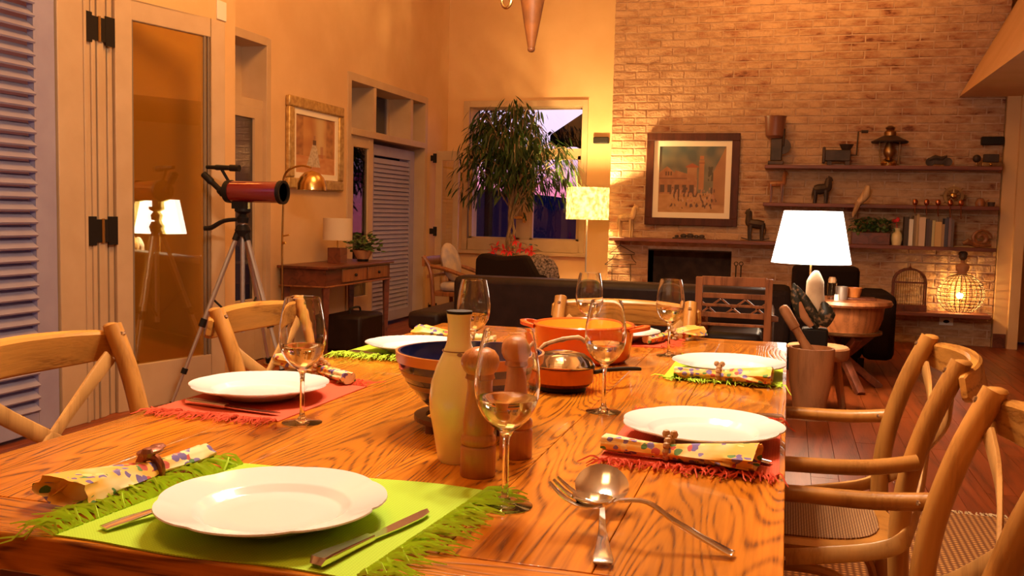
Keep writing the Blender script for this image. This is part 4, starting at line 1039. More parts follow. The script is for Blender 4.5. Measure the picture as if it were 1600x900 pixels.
# tripod
tp = thing('camera_tripod', 'grey metal tripod with black joints standing by the glass door', 'tripod', (sc_c.x+.03, 4.7, 0))
hz = aty(372, 362, 4.7).z
obj('centre_column', MB().tube([(0, 0, .42), (0, 0, hz+.10)], .013, 10), M['alu'], tp)
obj('crown', MB().lathe([(0, hz-.03), (.035, hz-.025), (.045, hz+.01), (.03, hz+.04), (0, hz+.04)], 16), M['black'], tp)
obj('pan_head', MB().lathe([(0, hz+.05), (.03, hz+.05), (.035, hz+.08), (.02, hz+.10), (.045, hz+.115), (.045, hz+.13), (0, hz+.13)], 16), M['black'], tp)
hh = smoothpath([(-.01, 0, hz+.07), (-.10, -.03, hz+.06), (-.17, -.05, hz+.02), (-.21, -.06, hz+.015)], 4)
obj('pan_handle', MB().tube(hh, interp([.010, .012, .014, .014], len(hh)), 8), M['black'], tp)
feet = [(-.28, -.28), (.34, -.04), (-.02, .38)]
fl0 = aty(283, 610, 4.45)
for (fx_, fy_) in feet:
    d = Vector((fx_, fy_, -hz)); a_ = Vector((fx_*.06, fy_*.06, hz)); 
    P0 = lambda u: Vector((fx_*(.06+.94*u), fy_*(.06+.94*u), hz*(1-u)+.015*u))
    lg = obj('leg', MB().tube([P0(0), P0(.52)], .0135, 8).tube([P0(.5), P0(.8)], .0105, 8).tube([P0(.78), P0(.985)], .008, 8), M['alu'], tp)
    for ja, jb, jr in ((.5, .545, .020), (.78, .81, .017), (.97, 1, .013), (0, .05, .019)): obj('leg_joint', MB().tube([P0(ja), P0(jb)], jr, 8), M['black'], lg)
sp_ = smoothpath([(-.02, -.01, .62), (0, 0, .60), (.03, .02, .60)], 2)
obj('spreader', MB().tube([P0(.5)*.0+Vector((feet[0][0]*.42, feet[0][1]*.42, hz*.62)), (0, 0, .45)], .006, 6).tube([(feet[1][0]*.42, feet[1][1]*.42, hz*.62), (0, 0, .45)], .006, 6).tube([(feet[2][0]*.42, feet[2][1]*.42, hz*.62), (0, 0, .45)], .006, 6), M['black'], tp)
te = thing('telescope', 'short dark red telescope with black finder mounted on tripod', 'telescope', (sc_c.x, 4.7, hz+.13))
L0, L1 = aty(358, 300, 4.7).x-sc_c.x, aty(441, 302, 4.7).x-sc_c.x; rT = .060; zc = aty(400, 300, 4.7).z-(hz+.13)
RY = Matrix.Rotation(PI/2, 3, 'Y')
obj('tube', MB().lathe([(0, L0), (rT, L0), (rT, L1), (0, L1)], 36, c=(0, 0, zc), rot=RY), M['red_tube'], te)
obj('end_ring', MB().lathe([(rT*.9, L1-.012), (rT+.006, L1-.012), (rT+.006, L1+.012), (rT*.88, L1+.012), (rT*.88, L1)], 36, c=(0, 0, zc), rot=RY), M['black'], te)
obj('rear_cell', MB().lathe([(0, L0-.035), (.035, L0-.032), (rT+.003, L0-.012), (rT+.005, L0), (rT+.005, L0+.02), (0, L0+.02)], 36, c=(0, 0, zc), rot=RY), M['black'], te)
ep = aty(318, 272, 4.7)-Vector((sc_c.x, 4.7, hz+.13)); eb_ = aty(345, 298, 4.7)-Vector((sc_c.x, 4.7, hz+.13)); bk = aty(356, 300, 4.7)-Vector((sc_c.x, 4.7, hz+.13))
obj('eyepiece', MB().tube([eb_, eb_+(ep-eb_)*.5], .016, 12).tube([eb_+(ep-eb_)*.5, eb_+(ep-eb_)*.55, ep], [.017, .021, .019], 12), M['black'], te)
obj('diagonal', MB().tube([bk, eb_+Vector((.0, 0, -.012))], .022, 12).ball(tuple(eb_), .024, 10), M['black'], te)
f0_ = aty(323, 261, 4.7)-Vector((sc_c.x, 4.7, hz+.13)); f1_ = aty(374, 263, 4.7)-Vector((sc_c.x, 4.7, hz+.13))
obj('finder_scope', MB().tube([f0_, f0_+(f1_-f0_)*.25, f0_+(f1_-f0_)*.3, f0_+(f1_-f0_)*.7, f0_+(f1_-f0_)*.72, f1_], [.011, .012, .016, .014, .019, .019], 12), M['black'], te)
fm = aty(346, 264, 4.7)-Vector((sc_c.x, 4.7, hz+.13)); fbt = aty(360, 288, 4.7)-Vector((sc_c.x, 4.7, hz+.13))
obj('finder_bracket', MB().tube([fm, fbt], .009, 8), M['black'], te)
obj('mount_bar', bx(-.03, .05, -.02, .02, 0, zc-rT+.006), M['black'], te, smooth=False)

# ================================================================ LEFT WALL FURNITURE
# brass arc lamp
al = aty(441, 420, 6.05)
ar = thing('arc_floor_lamp', 'brass arc reading lamp with dome shade, before the gilt picture', 'lamp', (al.x, 6.05, 0))
def lc(px, py, Y=6.05): return aty(px, py, Y)-Vector((al.x, 6.05, 0))
pp = smoothpath([(0, 0, .02), lc(441, 460), lc(441, 380), lc(443, 310), lc(443, 280), lc(452, 265), lc(470, 259), lc(486, 262)], 5)
obj('arc_pole', MB().tube(pp, .0075, 8), M['brass'], ar)
obj('base', MB().lathe([(0, 0), (.13, 0), (.13, .015), (.02, .025), (0, .025)], 24), M['brass'], ar)
dm = lc(487, 297); rD = .105
obj('dome_shade', MB().shell([(rD, 0), (rD*.97, .045), (rD*.8, .09), (rD*.5, .123), (.001, .138), (.001, .134), (rD*.47, .119), (rD*.76, .087), (rD*.94, .044), (rD*.98, 0)], 32, c=tuple(dm)), M['brass'], ar)
obj('switch_arm', MB().tube([lc(441, 369), lc(452, 367)], .006, 6).tube([lc(441, 380), lc(446, 379)], .01, 6), M['brass'], ar)
# gilt picture
def paint_mesh(name, u_axis, o, w, h, fn, parent, nx=110, nz=90, mat=None):
    me = bpy.data.meshes.new(name); v = []; f = []; cols = []
    for j in range(nz+1):
        for i in range(nx+1):
            v.append(tuple(Vector(o)+Vector(u_axis)*(w*i/nx)+Vector((0, 0, h*j/nz)))); cols.append(fn(i/nx, j/nz))
    for j in range(nz):
        for i in range(nx): a = j*(nx+1)+i; f.append((a, a+1, a+nx+2, a+nx+1))
    me.from_pydata(v, [], f); at_ = me.color_attributes.new('Col', 'FLOAT_COLOR', 'POINT')
    at_.data.foreach_set('color', [x for c in cols for x in (c[0], c[1], c[2], 1)])
    me.materials.append(mat); o_ = bpy.data.objects.new(name, me); COL.objects.link(o_); o_.parent = parent; return o_
def nzf(u, v, s, seed=0):
    from mathutils import noise
    return noise.noise(Vector((u*s+seed*7.3, v*s, seed)))
def mixc(a, b, t): t = max(0, min(1, t)); return tuple(a[k]+(b[k]-a[k])*t for k in range(3))
def paintA(u, v):   # figure in pale dress in a warm brown interior; u to the right, v up
    c = mixc((.42, .16, .05), (.55, .27, .09), .5+nzf(u, v, 5, 1)*1.2)
    c = mixc(c, (.60, .42, .20), math.exp(-((u-.62)/.13)**2)*(v > .35))           # pale curtain
    c = mixc(c, (.20, .07, .03), (.6 if (u < .2 or .78 < u < .95) and v > .3 else 0)*(.6+nzf(u, v, 12, 2)))
    if v < .3: c = mixc((.52, .20, .07), (.60, .30, .12), .5+nzf(u, v*2, 8, 3))
    dw = .045+.13*max(0, (.52-v))/.4
    if .12 < v < .52 and abs(u-.46-.05*(v-.3)) < dw: c = mixc((.62, .52, .38), (.45, .34, .22), .5+nzf(u, v, 25, 4)*1.5)
    if .50 < v < .60 and abs(u-.47) < .04: c = (.12, .05, .03)
    if .60 < v < .67 and abs(u-.475) < .025: c = (.35, .16, .08)
    if .28 < v < .5 and abs(u-.66) < .035: c = mixc(c, (.40, .15, .08), .7)
    return c
M['canvas'] = vcol('painted canvas', .55)
py0, py1, pz0, pz1 = 6.52, 7.45, 1.29, 2.005
gp = thing('gilt_framed_painting', 'gilt framed painting of a lady in pale dress on left wall', 'picture', (XL, (py0+py1)/2, pz0))
hw_ = (py1-py0)/2; H_ = pz1-pz0; fw = .085
for (a, b, c_, d) in ((-hw_, hw_, H_-fw, H_), (-hw_, hw_, 0, fw), (-hw_, -hw_+fw, fw, H_-fw), (hw_-fw, hw_, fw, H_-fw)):
    o_ = obj('frame_moulding', bx(.004, .045, a, b, c_, d), M['gold'], gp, smooth=False, bev=.012)
i0 = fw; 
lin = MB(); lw = .045
for (a, b, c_, d) in ((-hw_+fw, hw_-fw, H_-fw-lw, H_-fw), (-hw_+fw, hw_-fw, fw, fw+lw), (-hw_+fw, -hw_+fw+lw, fw+lw, H_-fw-lw), (hw_-fw-lw, hw_-fw, fw+lw, H_-fw-lw)): lin.box(.004, .026, a, b, c_, d)
obj('linen_slip', lin, M['matboard'], gp, smooth=False)
paint_mesh('canvas', (0, 1, 0), (.016, -hw_+fw+lw, fw+lw), 2*(hw_-fw-lw), H_-2*(fw+lw), paintA, gp, mat=M['canvas'])
# console table
CX0, CX1, CY0, CY1, CZ = XL+.015, -3.30, 6.38, 7.62, .70
cn = thing('console_table', 'dark red wooden console table with two drawers against left wall', 'table', ((CX0+CX1)/2, (CY0+CY1)/2, 0))
ax_, ay_ = (CX1-CX0)/2, (CY1-CY0)/2
obj('tabletop', bx(-ax_, ax_, -ay_, ay_, CZ-.022, CZ), M['dwood'], cn, smooth=False, bev=.005)
obj('frame', bx(-ax_+.02, ax_-.03, -ay_+.03, ay_-.03, CZ-.15, CZ-.022), M['dwood'], cn, smooth=False)
obj('lower_moulding', bx(-ax_+.01, ax_-.018, -ay_+.02, ay_-.02, CZ-.162, CZ-.15), M['mwood'], cn, smooth=False, bev=.003)
for a, b in ((-.34, .10), (.13, .52)):
    d_ = obj('drawer', bx(ax_-.03, ax_-.018, a, b, CZ-.135, CZ-.035), M['mwood'], cn, smooth=False, bev=.003)
    obj('knob', MB().ball((ax_-.008, (a+b)/2, CZ-.085), .013, 10), M['black'], d_)
for sx_ in (-1, 1):
    for sy_ in (-1, 1): o_ = obj('leg', MB().tube([(0, 0, 0), (0, 0, CZ-.16)], [.017, .034], 4), M['dwood'], cn, smooth=False); o_.location = (sx_*(ax_-.05), sy_*(ay_-.06), 0); o_.rotation_euler.z = PI/4*0
# console lamp
lp_ = aty(527, 410, 6.75); lx = -3.50
q = atx(527, 411, lx); ly = q.y; lb = CZ
cl = thing('table_lamp', 'unlit linen shade table lamp with square wooden base on console', 'lamp', (lx, ly, CZ))
s0 = atx(527, 375, lx).z-CZ; s1 = atx(527, 341, lx).z-CZ; rad = (atx(549, 360, lx).y-atx(504, 360, lx).y)*.5
dd = (Vector((lx, ly, 1))-Vector((0, 0, CH))).length; rad = 22.5/F*dd; bwid = 14/F*dd
obj('base', bx(-bwid*.8, bwid*.8, -bwid*.8, bwid*.8, 0, atx(527, 387, lx).z-CZ), M['dwood'], cl, smooth=False, bev=.003)
obj('stem', MB().tube([(0, 0, .08), (0, 0, s0+.05)], .006, 8), M['brass'], cl)
obj('lamp_shade', MB().shell([(rad, s0), (rad*.97, s1), (rad*.95, s1), (rad*.98, s0)], 40), M['shade_lin'], cl)
# potted plant on console
lx2 = -3.45; q = atx(567, 408, lx2); dd = q.length
cpz = thing('potted_plant', 'small leafy plant in terracotta bowl on the console table', 'plant', (lx2, q.y, CZ))
obj('saucer_stand', MB().lathe([(0, 0), (.045, 0), (.05, .02), (0, .02)], 16), M['black'], cpz)
obj('plant_pot', MB().lathe([(0, .021), (.05, .021), (.085, .085), (.088, .095), (.078, .095), (.07, .08), (0, .08)], 24), M['terra'], cpz)
rl = random.Random(4); lm2 = MB()
for k in range(170):
    a = rl.uniform(0, 2*PI); el = rl.uniform(-.1, 1.3); r_ = rl.uniform(.03, .15)
    p = Vector((math.cos(a)*math.cos(el)*r_, math.sin(a)*math.cos(el)*r_, .10+math.sin(el)*r_)); l_ = leafmesh(.045, .032, .2).xf(Matrix.Translation(p) @ orient((math.cos(a), math.sin(a), rl.uniform(-.3, .8)), rl.uniform(-.7, .7))); lm2.add(l_.v, l_.f)
obj('foliage', lm2, M['leaf2'], cpz, kind='stuff')
# bag under console
bg_ = thing('black_bag', 'black bag on the floor under the console table', 'bag', (-3.35, 6.95, 0))
obj('bag_body', bx(-.16, .16, -.22, .22, 0, .30), M['sofa'], bg_, bev=.03); obj('handle', MB().tube(smoothpath([(0, -.10, .29), (0, -.08, .34), (0, .08, .34), (0, .10, .29)], 4), .009, 6), M['black'], bg_)
# light switch plate on the pier
q = atx(345, 17, -3.53); sw = MB().box(-3.53, -3.52, q.y-.05, q.y+.05, q.z-.06, q.z+.06); tag(obj('wall_plate', sw, M['white'], smooth=False, bev=.003), 'pale blank plate on the wall above the glass door', 'wall plate')

# ================================================================ LIVING AREA
# sofa seen from behind
SY = 5.55
xa, xb2 = aty(706, 470, SY).x, aty(1206, 470, SY).x; zs = aty(850, 437, SY).z; 
so_ = thing('sofa', 'long dark brown leather sofa seen from behind beyond the table', 'sofa', ((xa+xb2)/2, SY, 0)); hs = (xb2-xa)/2
obj('back', bx(-hs, hs, 0, .22, .10, zs), M['sofa'], so_, bev=.04)
obj('seat_base', bx(-hs+.05, hs-.05, .22, .95, .10, .40), M['sofa'], so_, bev=.03)
for s in (-1, 1): obj('arm', bx(s*hs-.11 if s > 0 else -hs-.01, s*hs+.01 if s > 0 else -hs+.11, .2, .95, .10, .58), M['sofa'], so_, bev=.04)
for k in range(3): w_ = (2*hs-.24)/3; obj('seat_cushion', bx(-hs+.12+k*w_+.005, -hs+.12+(k+1)*w_-.005, .23, .95, .40, .52), M['sofa'], so_, bev=.03)
for sx_ in (-1, 1):
    for yy in (.08, .86): obj('foot', bx(sx_*(hs-.1)-.03, sx_*(hs-.1)+.03, yy-.03, yy+.03, 0, .10), M['black'], so_, smooth=False)
a = aty(645, 484, 5.75); b = aty(704, 484, 5.75)
ot = thing('ottoman', 'low dark leather ottoman at the left end of the long sofa', 'ottoman', ((a.x+b.x)/2-.02, 5.95, 0)); w_ = (b.x-a.x)/2-.02
obj('cushion', bx(-w_, w_, -.3, .5, a.z-.12, a.z), M['sofa'], ot, bev=.03); obj('base', bx(-w_+.01, w_-.01, -.29, .49, .04, a.z-.125), M['sofa'], ot, bev=.015)
for sx_ in (-1, 1):
    for yy in (-.22, .42): obj('foot', bx(sx_*(w_-.06)-.02, sx_*(w_-.06)+.02, yy-.02, yy+.02, 0, .04), M['black'], ot, smooth=False)
# dark armchair by the window
AY = 7.7; a = aty(742, 395, AY); b = aty(830, 400, AY)
ac = thing('armchair', 'dark upholstered armchair before the ficus and poinsettia', 'armchair', ((a.x+b.x)/2, AY, 0)); w_ = (b.x-a.x)/2; zt_ = a.z
obj('back', MB().prism([(-w_, .2), (w_+.08, .2), (w_+.06, zt_-.22), (w_-.06, zt_-.01), (-w_*.2, zt_-.03), (-w_+.05, zt_), (-w_, zt_-.05)], 0, .2, 'y'), M['fabric'], ac, bev=.03)
obj('seat', bx(-w_, w_, .2, .85, .12, .44), M['fabric'], ac, bev=.04)
for s in (-1, 1): obj('arm', bx(s*w_-.06, s*w_+.06, .15, .85, .12, .6), M['fabric'], ac, bev=.04)
for s in (-1, 1):
    for yy in (.05, .78): obj('leg', bx(s*(w_-.05)-.02, s*(w_-.05)+.02, yy-.02, yy+.02, 0, .12), M['black'], ac, smooth=False)
q = aty(840, 418, AY+.35); cu = MB().ball((0, 0, 0), .2, 16, (1, .35, .9)); cu.v = [(x*.9, y, z) for x, y, z in cu.v]
o_ = tag(obj('patterned_cushion', cu, M['patt']), 'black knitted cushion leaning on the dark armchair by the window', 'cushion'); o_.location = (q.x+.0, AY+.42, .60)
# light wooden chair left with cushion
WY = 8.3; a = aty(652, 400, WY); b = aty(712, 470, WY)
wc = thing('wooden_armchair', 'brown wooden armchair with pale cushion beside far folding door', 'chair', (a.x+.08, WY, 0))
zb = a.z
pp = smoothpath([(.10, 0, .0), (.08, 0, .4), (.05, 0, .6), (-.02, 0, zb)], 4); obj('rear_post', MB().tube(pp, .022, 8), M['mwood'], wc)
pp = smoothpath([(.10, .5, .0), (.08, .5, .4), (.05, .5, .6), (-.02, .5, zb)], 4); obj('rear_post', MB().tube(pp, .022, 8), M['mwood'], wc)
obj('top_rail', MB().strap([(-.01, -.02, zb-.05), (-.03, .25, zb-.05), (-.01, .52, zb-.05)], .09, .025, (0, 0, 1)), M['mwood'], wc)
obj('back_slat', MB().strap([(.03, 0, zb-.19), (.02, .25, zb-.19), (.03, .5, zb-.19)], .03, .015, (0, 0, 1)), M['mwood'], wc)
for yy in (0, .5):
    pp = smoothpath([(.06, yy, .62), (.2, yy, .60), (.4, yy, .54), (.52, yy, .53)], 4); obj('arm', MB().tube(pp, .02, 8), M['mwood'], wc)
    obj('front_leg', MB().tube([(.5, yy, .53), (.5, yy, 0)], .02, 8), M['mwood'], wc)
obj('seat', bx(.06, .54, .0, .5, .34, .38), M['mwood'], wc, smooth=False, bev=.005)
o_ = tag(obj('seat_cushion', bx(-.2, .2, -.2, .2, -.045, .045), M['cushw'], bev=.04), 'pale seat pad on the wooden armchair by the far folding door', 'cushion'); o_.location = (a.x+.40, WY+.25, .425)
o_ = tag(obj('back_cushion', MB().ball((0, 0, 0), .2, 18, (.35, 1, .95)), M['cushw']), 'pale flowered cushion propped in the wooden armchair', 'cushion'); o_.location = (a.x+.26, WY+.22, .655); o_.rotation_euler.y = -.25

# carved wooden armchair seen from behind
KY = 5.0; a = aty(1088, 432, KY); b = aty(1208, 436, KY)
kc = thing('carved_armchair', 'brown wooden armchair with carved cross slat back, right of table end', 'chair', ((a.x+b.x)/2, KY, 0), 0); w_ = (b.x-a.x)/2; zt_ = a.z
for s in (-1, 1):
    obj('rear_post', MB().box(s*(w_-.018)-.018, s*(w_-.018)+.018, -.018, .018, 0, zt_), M['mwood'], kc, smooth=False, bev=.003)
    obj('arm', MB().strap(smoothpath([(s*(w_-.02), .02, zt_-.20), (s*(w_+.0), .2, zt_-.22), (s*(w_+.01), .45, zt_-.25)], 3), .03, .045, (0, 0, 1)), M['mwood'], kc)
    obj('front_leg', bx(s*(w_-.018)-.018, s*(w_-.018)+.018, .40, .436, 0, zt_-.25), M['mwood'], kc, smooth=False)
def kz(py): return aty(1148, py, KY).z
for p0, p1 in ((433, 447), (459, 467), (476, 480), (489, 497), (506, 510)):
    obj('back_slat', bx(-w_+.03, w_-.03, -.01, .012, kz(p1), kz(p0)), M['mwood'], kc, smooth=False, bev=.002)
cx2 = MB(); za, zb2 = kz(496), kz(468)
for s in (-1, 1):
    for k0 in (-1, 0, 1):
        x0_ = k0*.125; cx2.strap([(x0_-.06, -.001, za if s > 0 else zb2), (x0_+.06, -.001, zb2 if s > 0 else za)], .010, .012, (0, 0, 1))
obj('cross_slats', cx2, M['mwood'], kc)
obj('seat', bx(-w_+.02, w_-.02, .02, .42, .36, .42), M['mwood'], kc, smooth=False)
o_ = tag(obj('seat_cushion', bx(-w_+.045, w_-.045, -.17, .17, -.055, .055), M['sofa'], bev=.03), 'thick black leather cushion on the carved wooden armchair', 'cushion'); o_.location = ((a.x+b.x)/2, KY+.23, .477)

# stool, mortar and pestle, maize carving, white lamp
st_ = aty(1278, 540, 5.95); zst = aty(1278, 541, 5.95).z
sl_ = thing('round_stool', 'round wooden stool holding the carved maize and white lamp', 'stool', (st_.x-.0, 5.98, 0)); rs_ = .185
obj('seat', MB().lathe([(0, zst-.075), (rs_-.01, zst-.075), (rs_, zst-.06), (rs_, zst-.01), (rs_-.01, zst), (0, zst)], 36), M['pest'], sl_)
for k in range(3):
    a_ = k*2*PI/3+2.2; obj('leg', MB().tube([(.11*math.cos(a_), .11*math.sin(a_), zst-.075), (.16*math.cos(a_), .16*math.sin(a_), 0)], [.027, .022], 8), M['pest'], sl_)
mo_c = aty(1264, 650, 5.6); my = 5.62; mx_ = aty(1268, 560, my).x; zmt = aty(1268, 543, my).z
mo = thing('wooden_mortar', 'tall pale wooden mortar on the floor beside the stool', 'mortar', (mx_, my, 0)); rm = .145*(46/75)*1.0
rm = (aty(1309, 560, my).x-aty(1230, 560, my).x)/2*.92
obj('body', MB().lathe([(0, 0), (rm*.85, 0), (rm*.85, .045), (rm*.72, .055), (rm*.75, .09), (rm*.95, zmt*.55), (rm, zmt-.02), (rm*.99, zmt), (rm*.88, zmt), (rm*.8, zmt-.10), (0, zmt-.16)], 32), M['pest'], mo)
pa = aty(1222, 478, my+.02); pb = aty(1262, 546, my+.02)
pe = thing('wooden_pestle', 'long pale wooden pestle leaning in the mortar', 'pestle', (0, 0, 0)); dp = (pb-pa)
pts_ = [pa, pa+dp*.03, pa+dp*.12, pa+dp*.5, pa+dp*.52, pa+dp*.8, pa+dp*1.0, pa+dp*1.06, pa+dp*1.25]
obj('shaft', MB().tube(pts_, [.014, .026, .032, .030, .024, .024, .030, .034, .03], 12), M['pest'], pe)
# maize carving
kb = aty(1275, 532, 5.90)
mz = thing('carved_maize', 'painted carved maize cob in dark husk on a black block', 'sculpture', (kb.x, 5.90, zst))
def mc(px, py): q = aty(px, py, 5.90); return (q.x-kb.x, 0, q.z-zst)
blk = MB(); z1 = mc(1270, 512)[2]; blk.box(-.085, .065, -.06, .06, 0, z1); obj('block', blk, M['black'], mz, bev=.012)
cob = MB(); b0, b1, b2, b3 = mc(1282, 505), mc(1274, 470), mc(1274, 440), mc(1276, 423)
cob.tube(smoothpath([b0, b1, b2, b3], 6), interp([.03, .055, .050, .012], 19), 14); obj('white_cob', cob, pm('chalk white carving', (.80, .66, .46), (.6, .45, .3), 10, .6), mz, label='smooth white cob')
def husk(pts, rads, mt, nm, dy=0, lab=None):
    mb = MB().tube(smoothpath([(mc(*p)[0], dy, mc(*p)[2]) for p in pts], 5), [(r*.45, r) for r in interp(rads, 5*(len(pts)-1)+1)], 12, up0=(0, 1, 0)); return obj(nm, mb, mt, mz, label=lab)
M['husk'] = pm('dark patterned husk', (.02, .022, .014), (.30, .18, .09), 40, .4, ramp=(.52, .66))
husk([(1280, 508), (1254, 490), (1244, 465), (1240, 442)], [.03, .035, .034, .006], M['husk'], 'husk_leaf', -.035)
husk([(1282, 505), (1268, 485), (1256, 465), (1244, 445)], [.02, .03, .026, .005], M['husk'], 'husk_leaf', -.06)
husk([(1284, 508), (1290, 490), (1286, 470)], [.03, .055, .01], M['husk'], 'husk_leaf', -.045)
husk([(1268, 508), (1256, 492), (1250, 470)], [.015, .024, .006], M['terra'], 'tan_leaf', -.075)
# white lit lamp
LY = 6.10; lc0 = aty(1267, 412, LY)
wl_ = thing('table_lamp', 'table lamp with glowing white tapered shade behind maize carving', 'lamp', (lc0.x, LY, zst))
zb3, zt3 = aty(1267, 411, LY).z-zst, aty(1267, 330, LY).z-zst; rb_, rt_ = (aty(1330, 400, LY).x-aty(1204, 400, LY).x)/2, (aty(1313, 340, LY).x-aty(1221, 340, LY).x)/2
obj('lamp_shade', MB().shell([(rb_, zb3), (rt_, zt3), (rt_-.004, zt3), (rb_-.004, zb3)], 48), M['white_em'], wl_, ang=60)
obj('stem', MB().tube([(0, 0, .01), (0, 0, zb3+.12)], .007, 8), M['brass'], wl_)
obj('base', MB().lathe([(0, 0), (.05, 0), (.05, .012), (.012, .02), (0, .02)], 20), M['brass'], wl_)
obj('bulb', MB().ball((0, 0, (zb3+zt3)/2), .03, 12), M['bulb_em'], wl_)
light('white_lamp_light', 'POINT', (lc0.x, LY, zst+zb3+.12), 22, (1, .66, .36), .05)

# round drum table
DY = 6.75; q0 = aty(1396, 476, DY); zdt = aty(1330, 468, DY).z; rd = .30
dt = thing('drum_table', 'round wooden barrel table on crossed legs behind the stool', 'table', (q0.x-rd, DY, 0))
obj('tabletop', MB().lathe([(0, zdt-.035), (rd-.01, zdt-.035), (rd, zdt-.02), (rd-.01, zdt), (0, zdt)], 40), M['mwood'], dt)
obj('drum', MB().lathe([(0, zdt-.21), (rd*.70, zdt-.21), (rd*.80, zdt-.12), (rd*.83, zdt-.036), (0, zdt-.036)], 40), M['mwood'], dt)
obj('hoop', MB().shell([(rd*.70, zdt-.235), (rd*.80, zdt-.225), (rd*.80, zdt-.208), (rd*.69, zdt-.208)], 40), M['brassd'], dt)
for k in range(2):
    a_ = .4+k*PI/2
    for s in (-1, 1): obj('leg', MB().strap([(s*.19*math.cos(a_), s*.19*math.sin(a_), zdt-.24), (-s*.27*math.cos(a_), -s*.27*math.sin(a_), 0)], .05, .05, (0, 0, 1)), M['dwood'], dt)
def ond(px, Y=None): p_ = aty(px, 470, Y or DY-.05); return (p_.x, Y or DY-.05, zdt)
o1 = thing('glass_candle_holder', 'small glass candle holder on the drum table', 'candle holder', ond(1299)); obj('glass_cup', MB().shell([(.03, 0), (.032, .11), (.029, .11), (.027, .006), (.001, .006), (.001, 0)], 20), M['glass'], o1); obj('wooden_neck', MB().lathe([(0, .112), (.025, .112), (.028, .13), (.02, .15), (0, .15)], 16), M['bead'], o1)
tag(obj('metal_cup', MB().shell([(.036, 0), (.040, .085), (.036, .088), (.033, .006), (.001, .006), (.001, 0)], 24), M['alu']), 'grey metal cup between candle holder and orange bowl', 'cup').location = ond(1315, DY-.02)
ty_ = tag(obj('wooden_tray', bx(-.10, .10, -.08, .08, 0, .012), M['dwood'], bev=.003), 'dark wooden tray under the orange bowl on drum table', 'tray'); ty_.location = (ond(1345)[0], DY+.06, zdt)
tag(obj('small_bowl', MB().shell([(.045, 0), (.058, .055), (.060, .065), (.056, .065), (.042, .006), (.001, .006), (.001, 0)], 28), M['org_glaze']), 'small orange bowl with pale rim on the drum table', 'bowl').location = (ond(1334)[0], DY+.06, zdt+.0125)
o1 = thing('candle_stub', 'short white candle in front of the metal cup', 'candle', (ond(1306)[0], DY-.14, zdt)); obj('wax', MB().lathe([(0, 0), (.017, 0), (.016, .04), (0, .04)], 12), M['wax'], o1); obj('wick', MB().tube([(0, 0, .04), (0, 0, .048)], .0015, 4), M['black'], o1)
# dark armchair behind lamp
BY = 7.9; a = aty(1238, 414, BY); b = aty(1345, 414, BY)
da = thing('armchair', 'dark armchair behind the white lamp and drum table', 'armchair', ((a.x+b.x)/2, BY, 0)); w_ = (b.x-a.x)/2
obj('back', bx(-w_, w_, 0, .2, .12, a.z), M['fabric'], da, bev=.04); obj('seat', bx(-w_, w_, -.6, 0, .12, .42), M['fabric'], da, bev=.04)
za_ = aty(1370, 456, BY-.3).z
for s in (-1, 1): obj('arm', bx(s*(w_+.11)-.11, s*(w_+.11)+.11, -.6, .15, .12, za_), M['fabric'], da, bev=.05)
for s in (-1, 1):
    for yy in (-.5, .08): obj('leg', bx(s*w_-.02, s*w_+.02, yy-.02, yy+.02, 0, .12), M['black'], da, smooth=False)

# floor lamp by window
FLY = 9.35; c_ = aty(918, 318, FLY); zb4, zt4 = aty(918, 343, FLY).z, aty(918, 293, FLY).z; rF = (aty(952, 318, FLY).x-aty(885, 318, FLY).x)/2
f_l = thing('floor_lamp', 'glowing parchment drum floor lamp between window and brick wall', 'lamp', (c_.x, FLY, 0))
obj('lamp_shade', MB().shell([(rF, zb4), (rF, zt4), (rF-.003, zt4), (rF-.003, zb4)], 6), M['yel_em'], f_l, smooth=False)
obj('pole', MB().tube([(0, 0, .02), (0, 0, zb4+.1)], .008, 8), M['alu'], f_l); obj('base', MB().lathe([(0, 0), (.13, 0), (.13, .015), (0, .02)], 24), M['alu'], f_l)
obj('bulb', MB().ball((0, 0, (zb4+zt4)/2), .03, 12), M['bulb_em'], f_l)
light('floor_lamp_light', 'POINT', (c_.x, FLY, (zb4+zt4)/2+.05), 120, (1, .66, .26), .05)

# speakers
q = aty(939, 219, YW-.05); tag(obj('wall_speaker', bx(-.085, .085, -.06, .0, -.035, .035), M['black'], bev=.01), 'small black speaker on the plaster above the floor lamp', 'speaker').location = (q.x, YW, q.z)
q = aty(1551, 220, YB-.05); tag(obj('wall_speaker', bx(-.095, .095, -.07, -.012, -.038, .038), M['black'], bev=.01), 'small black speaker on the brick above the top shelf', 'speaker').location = (q.x, YB, q.z)

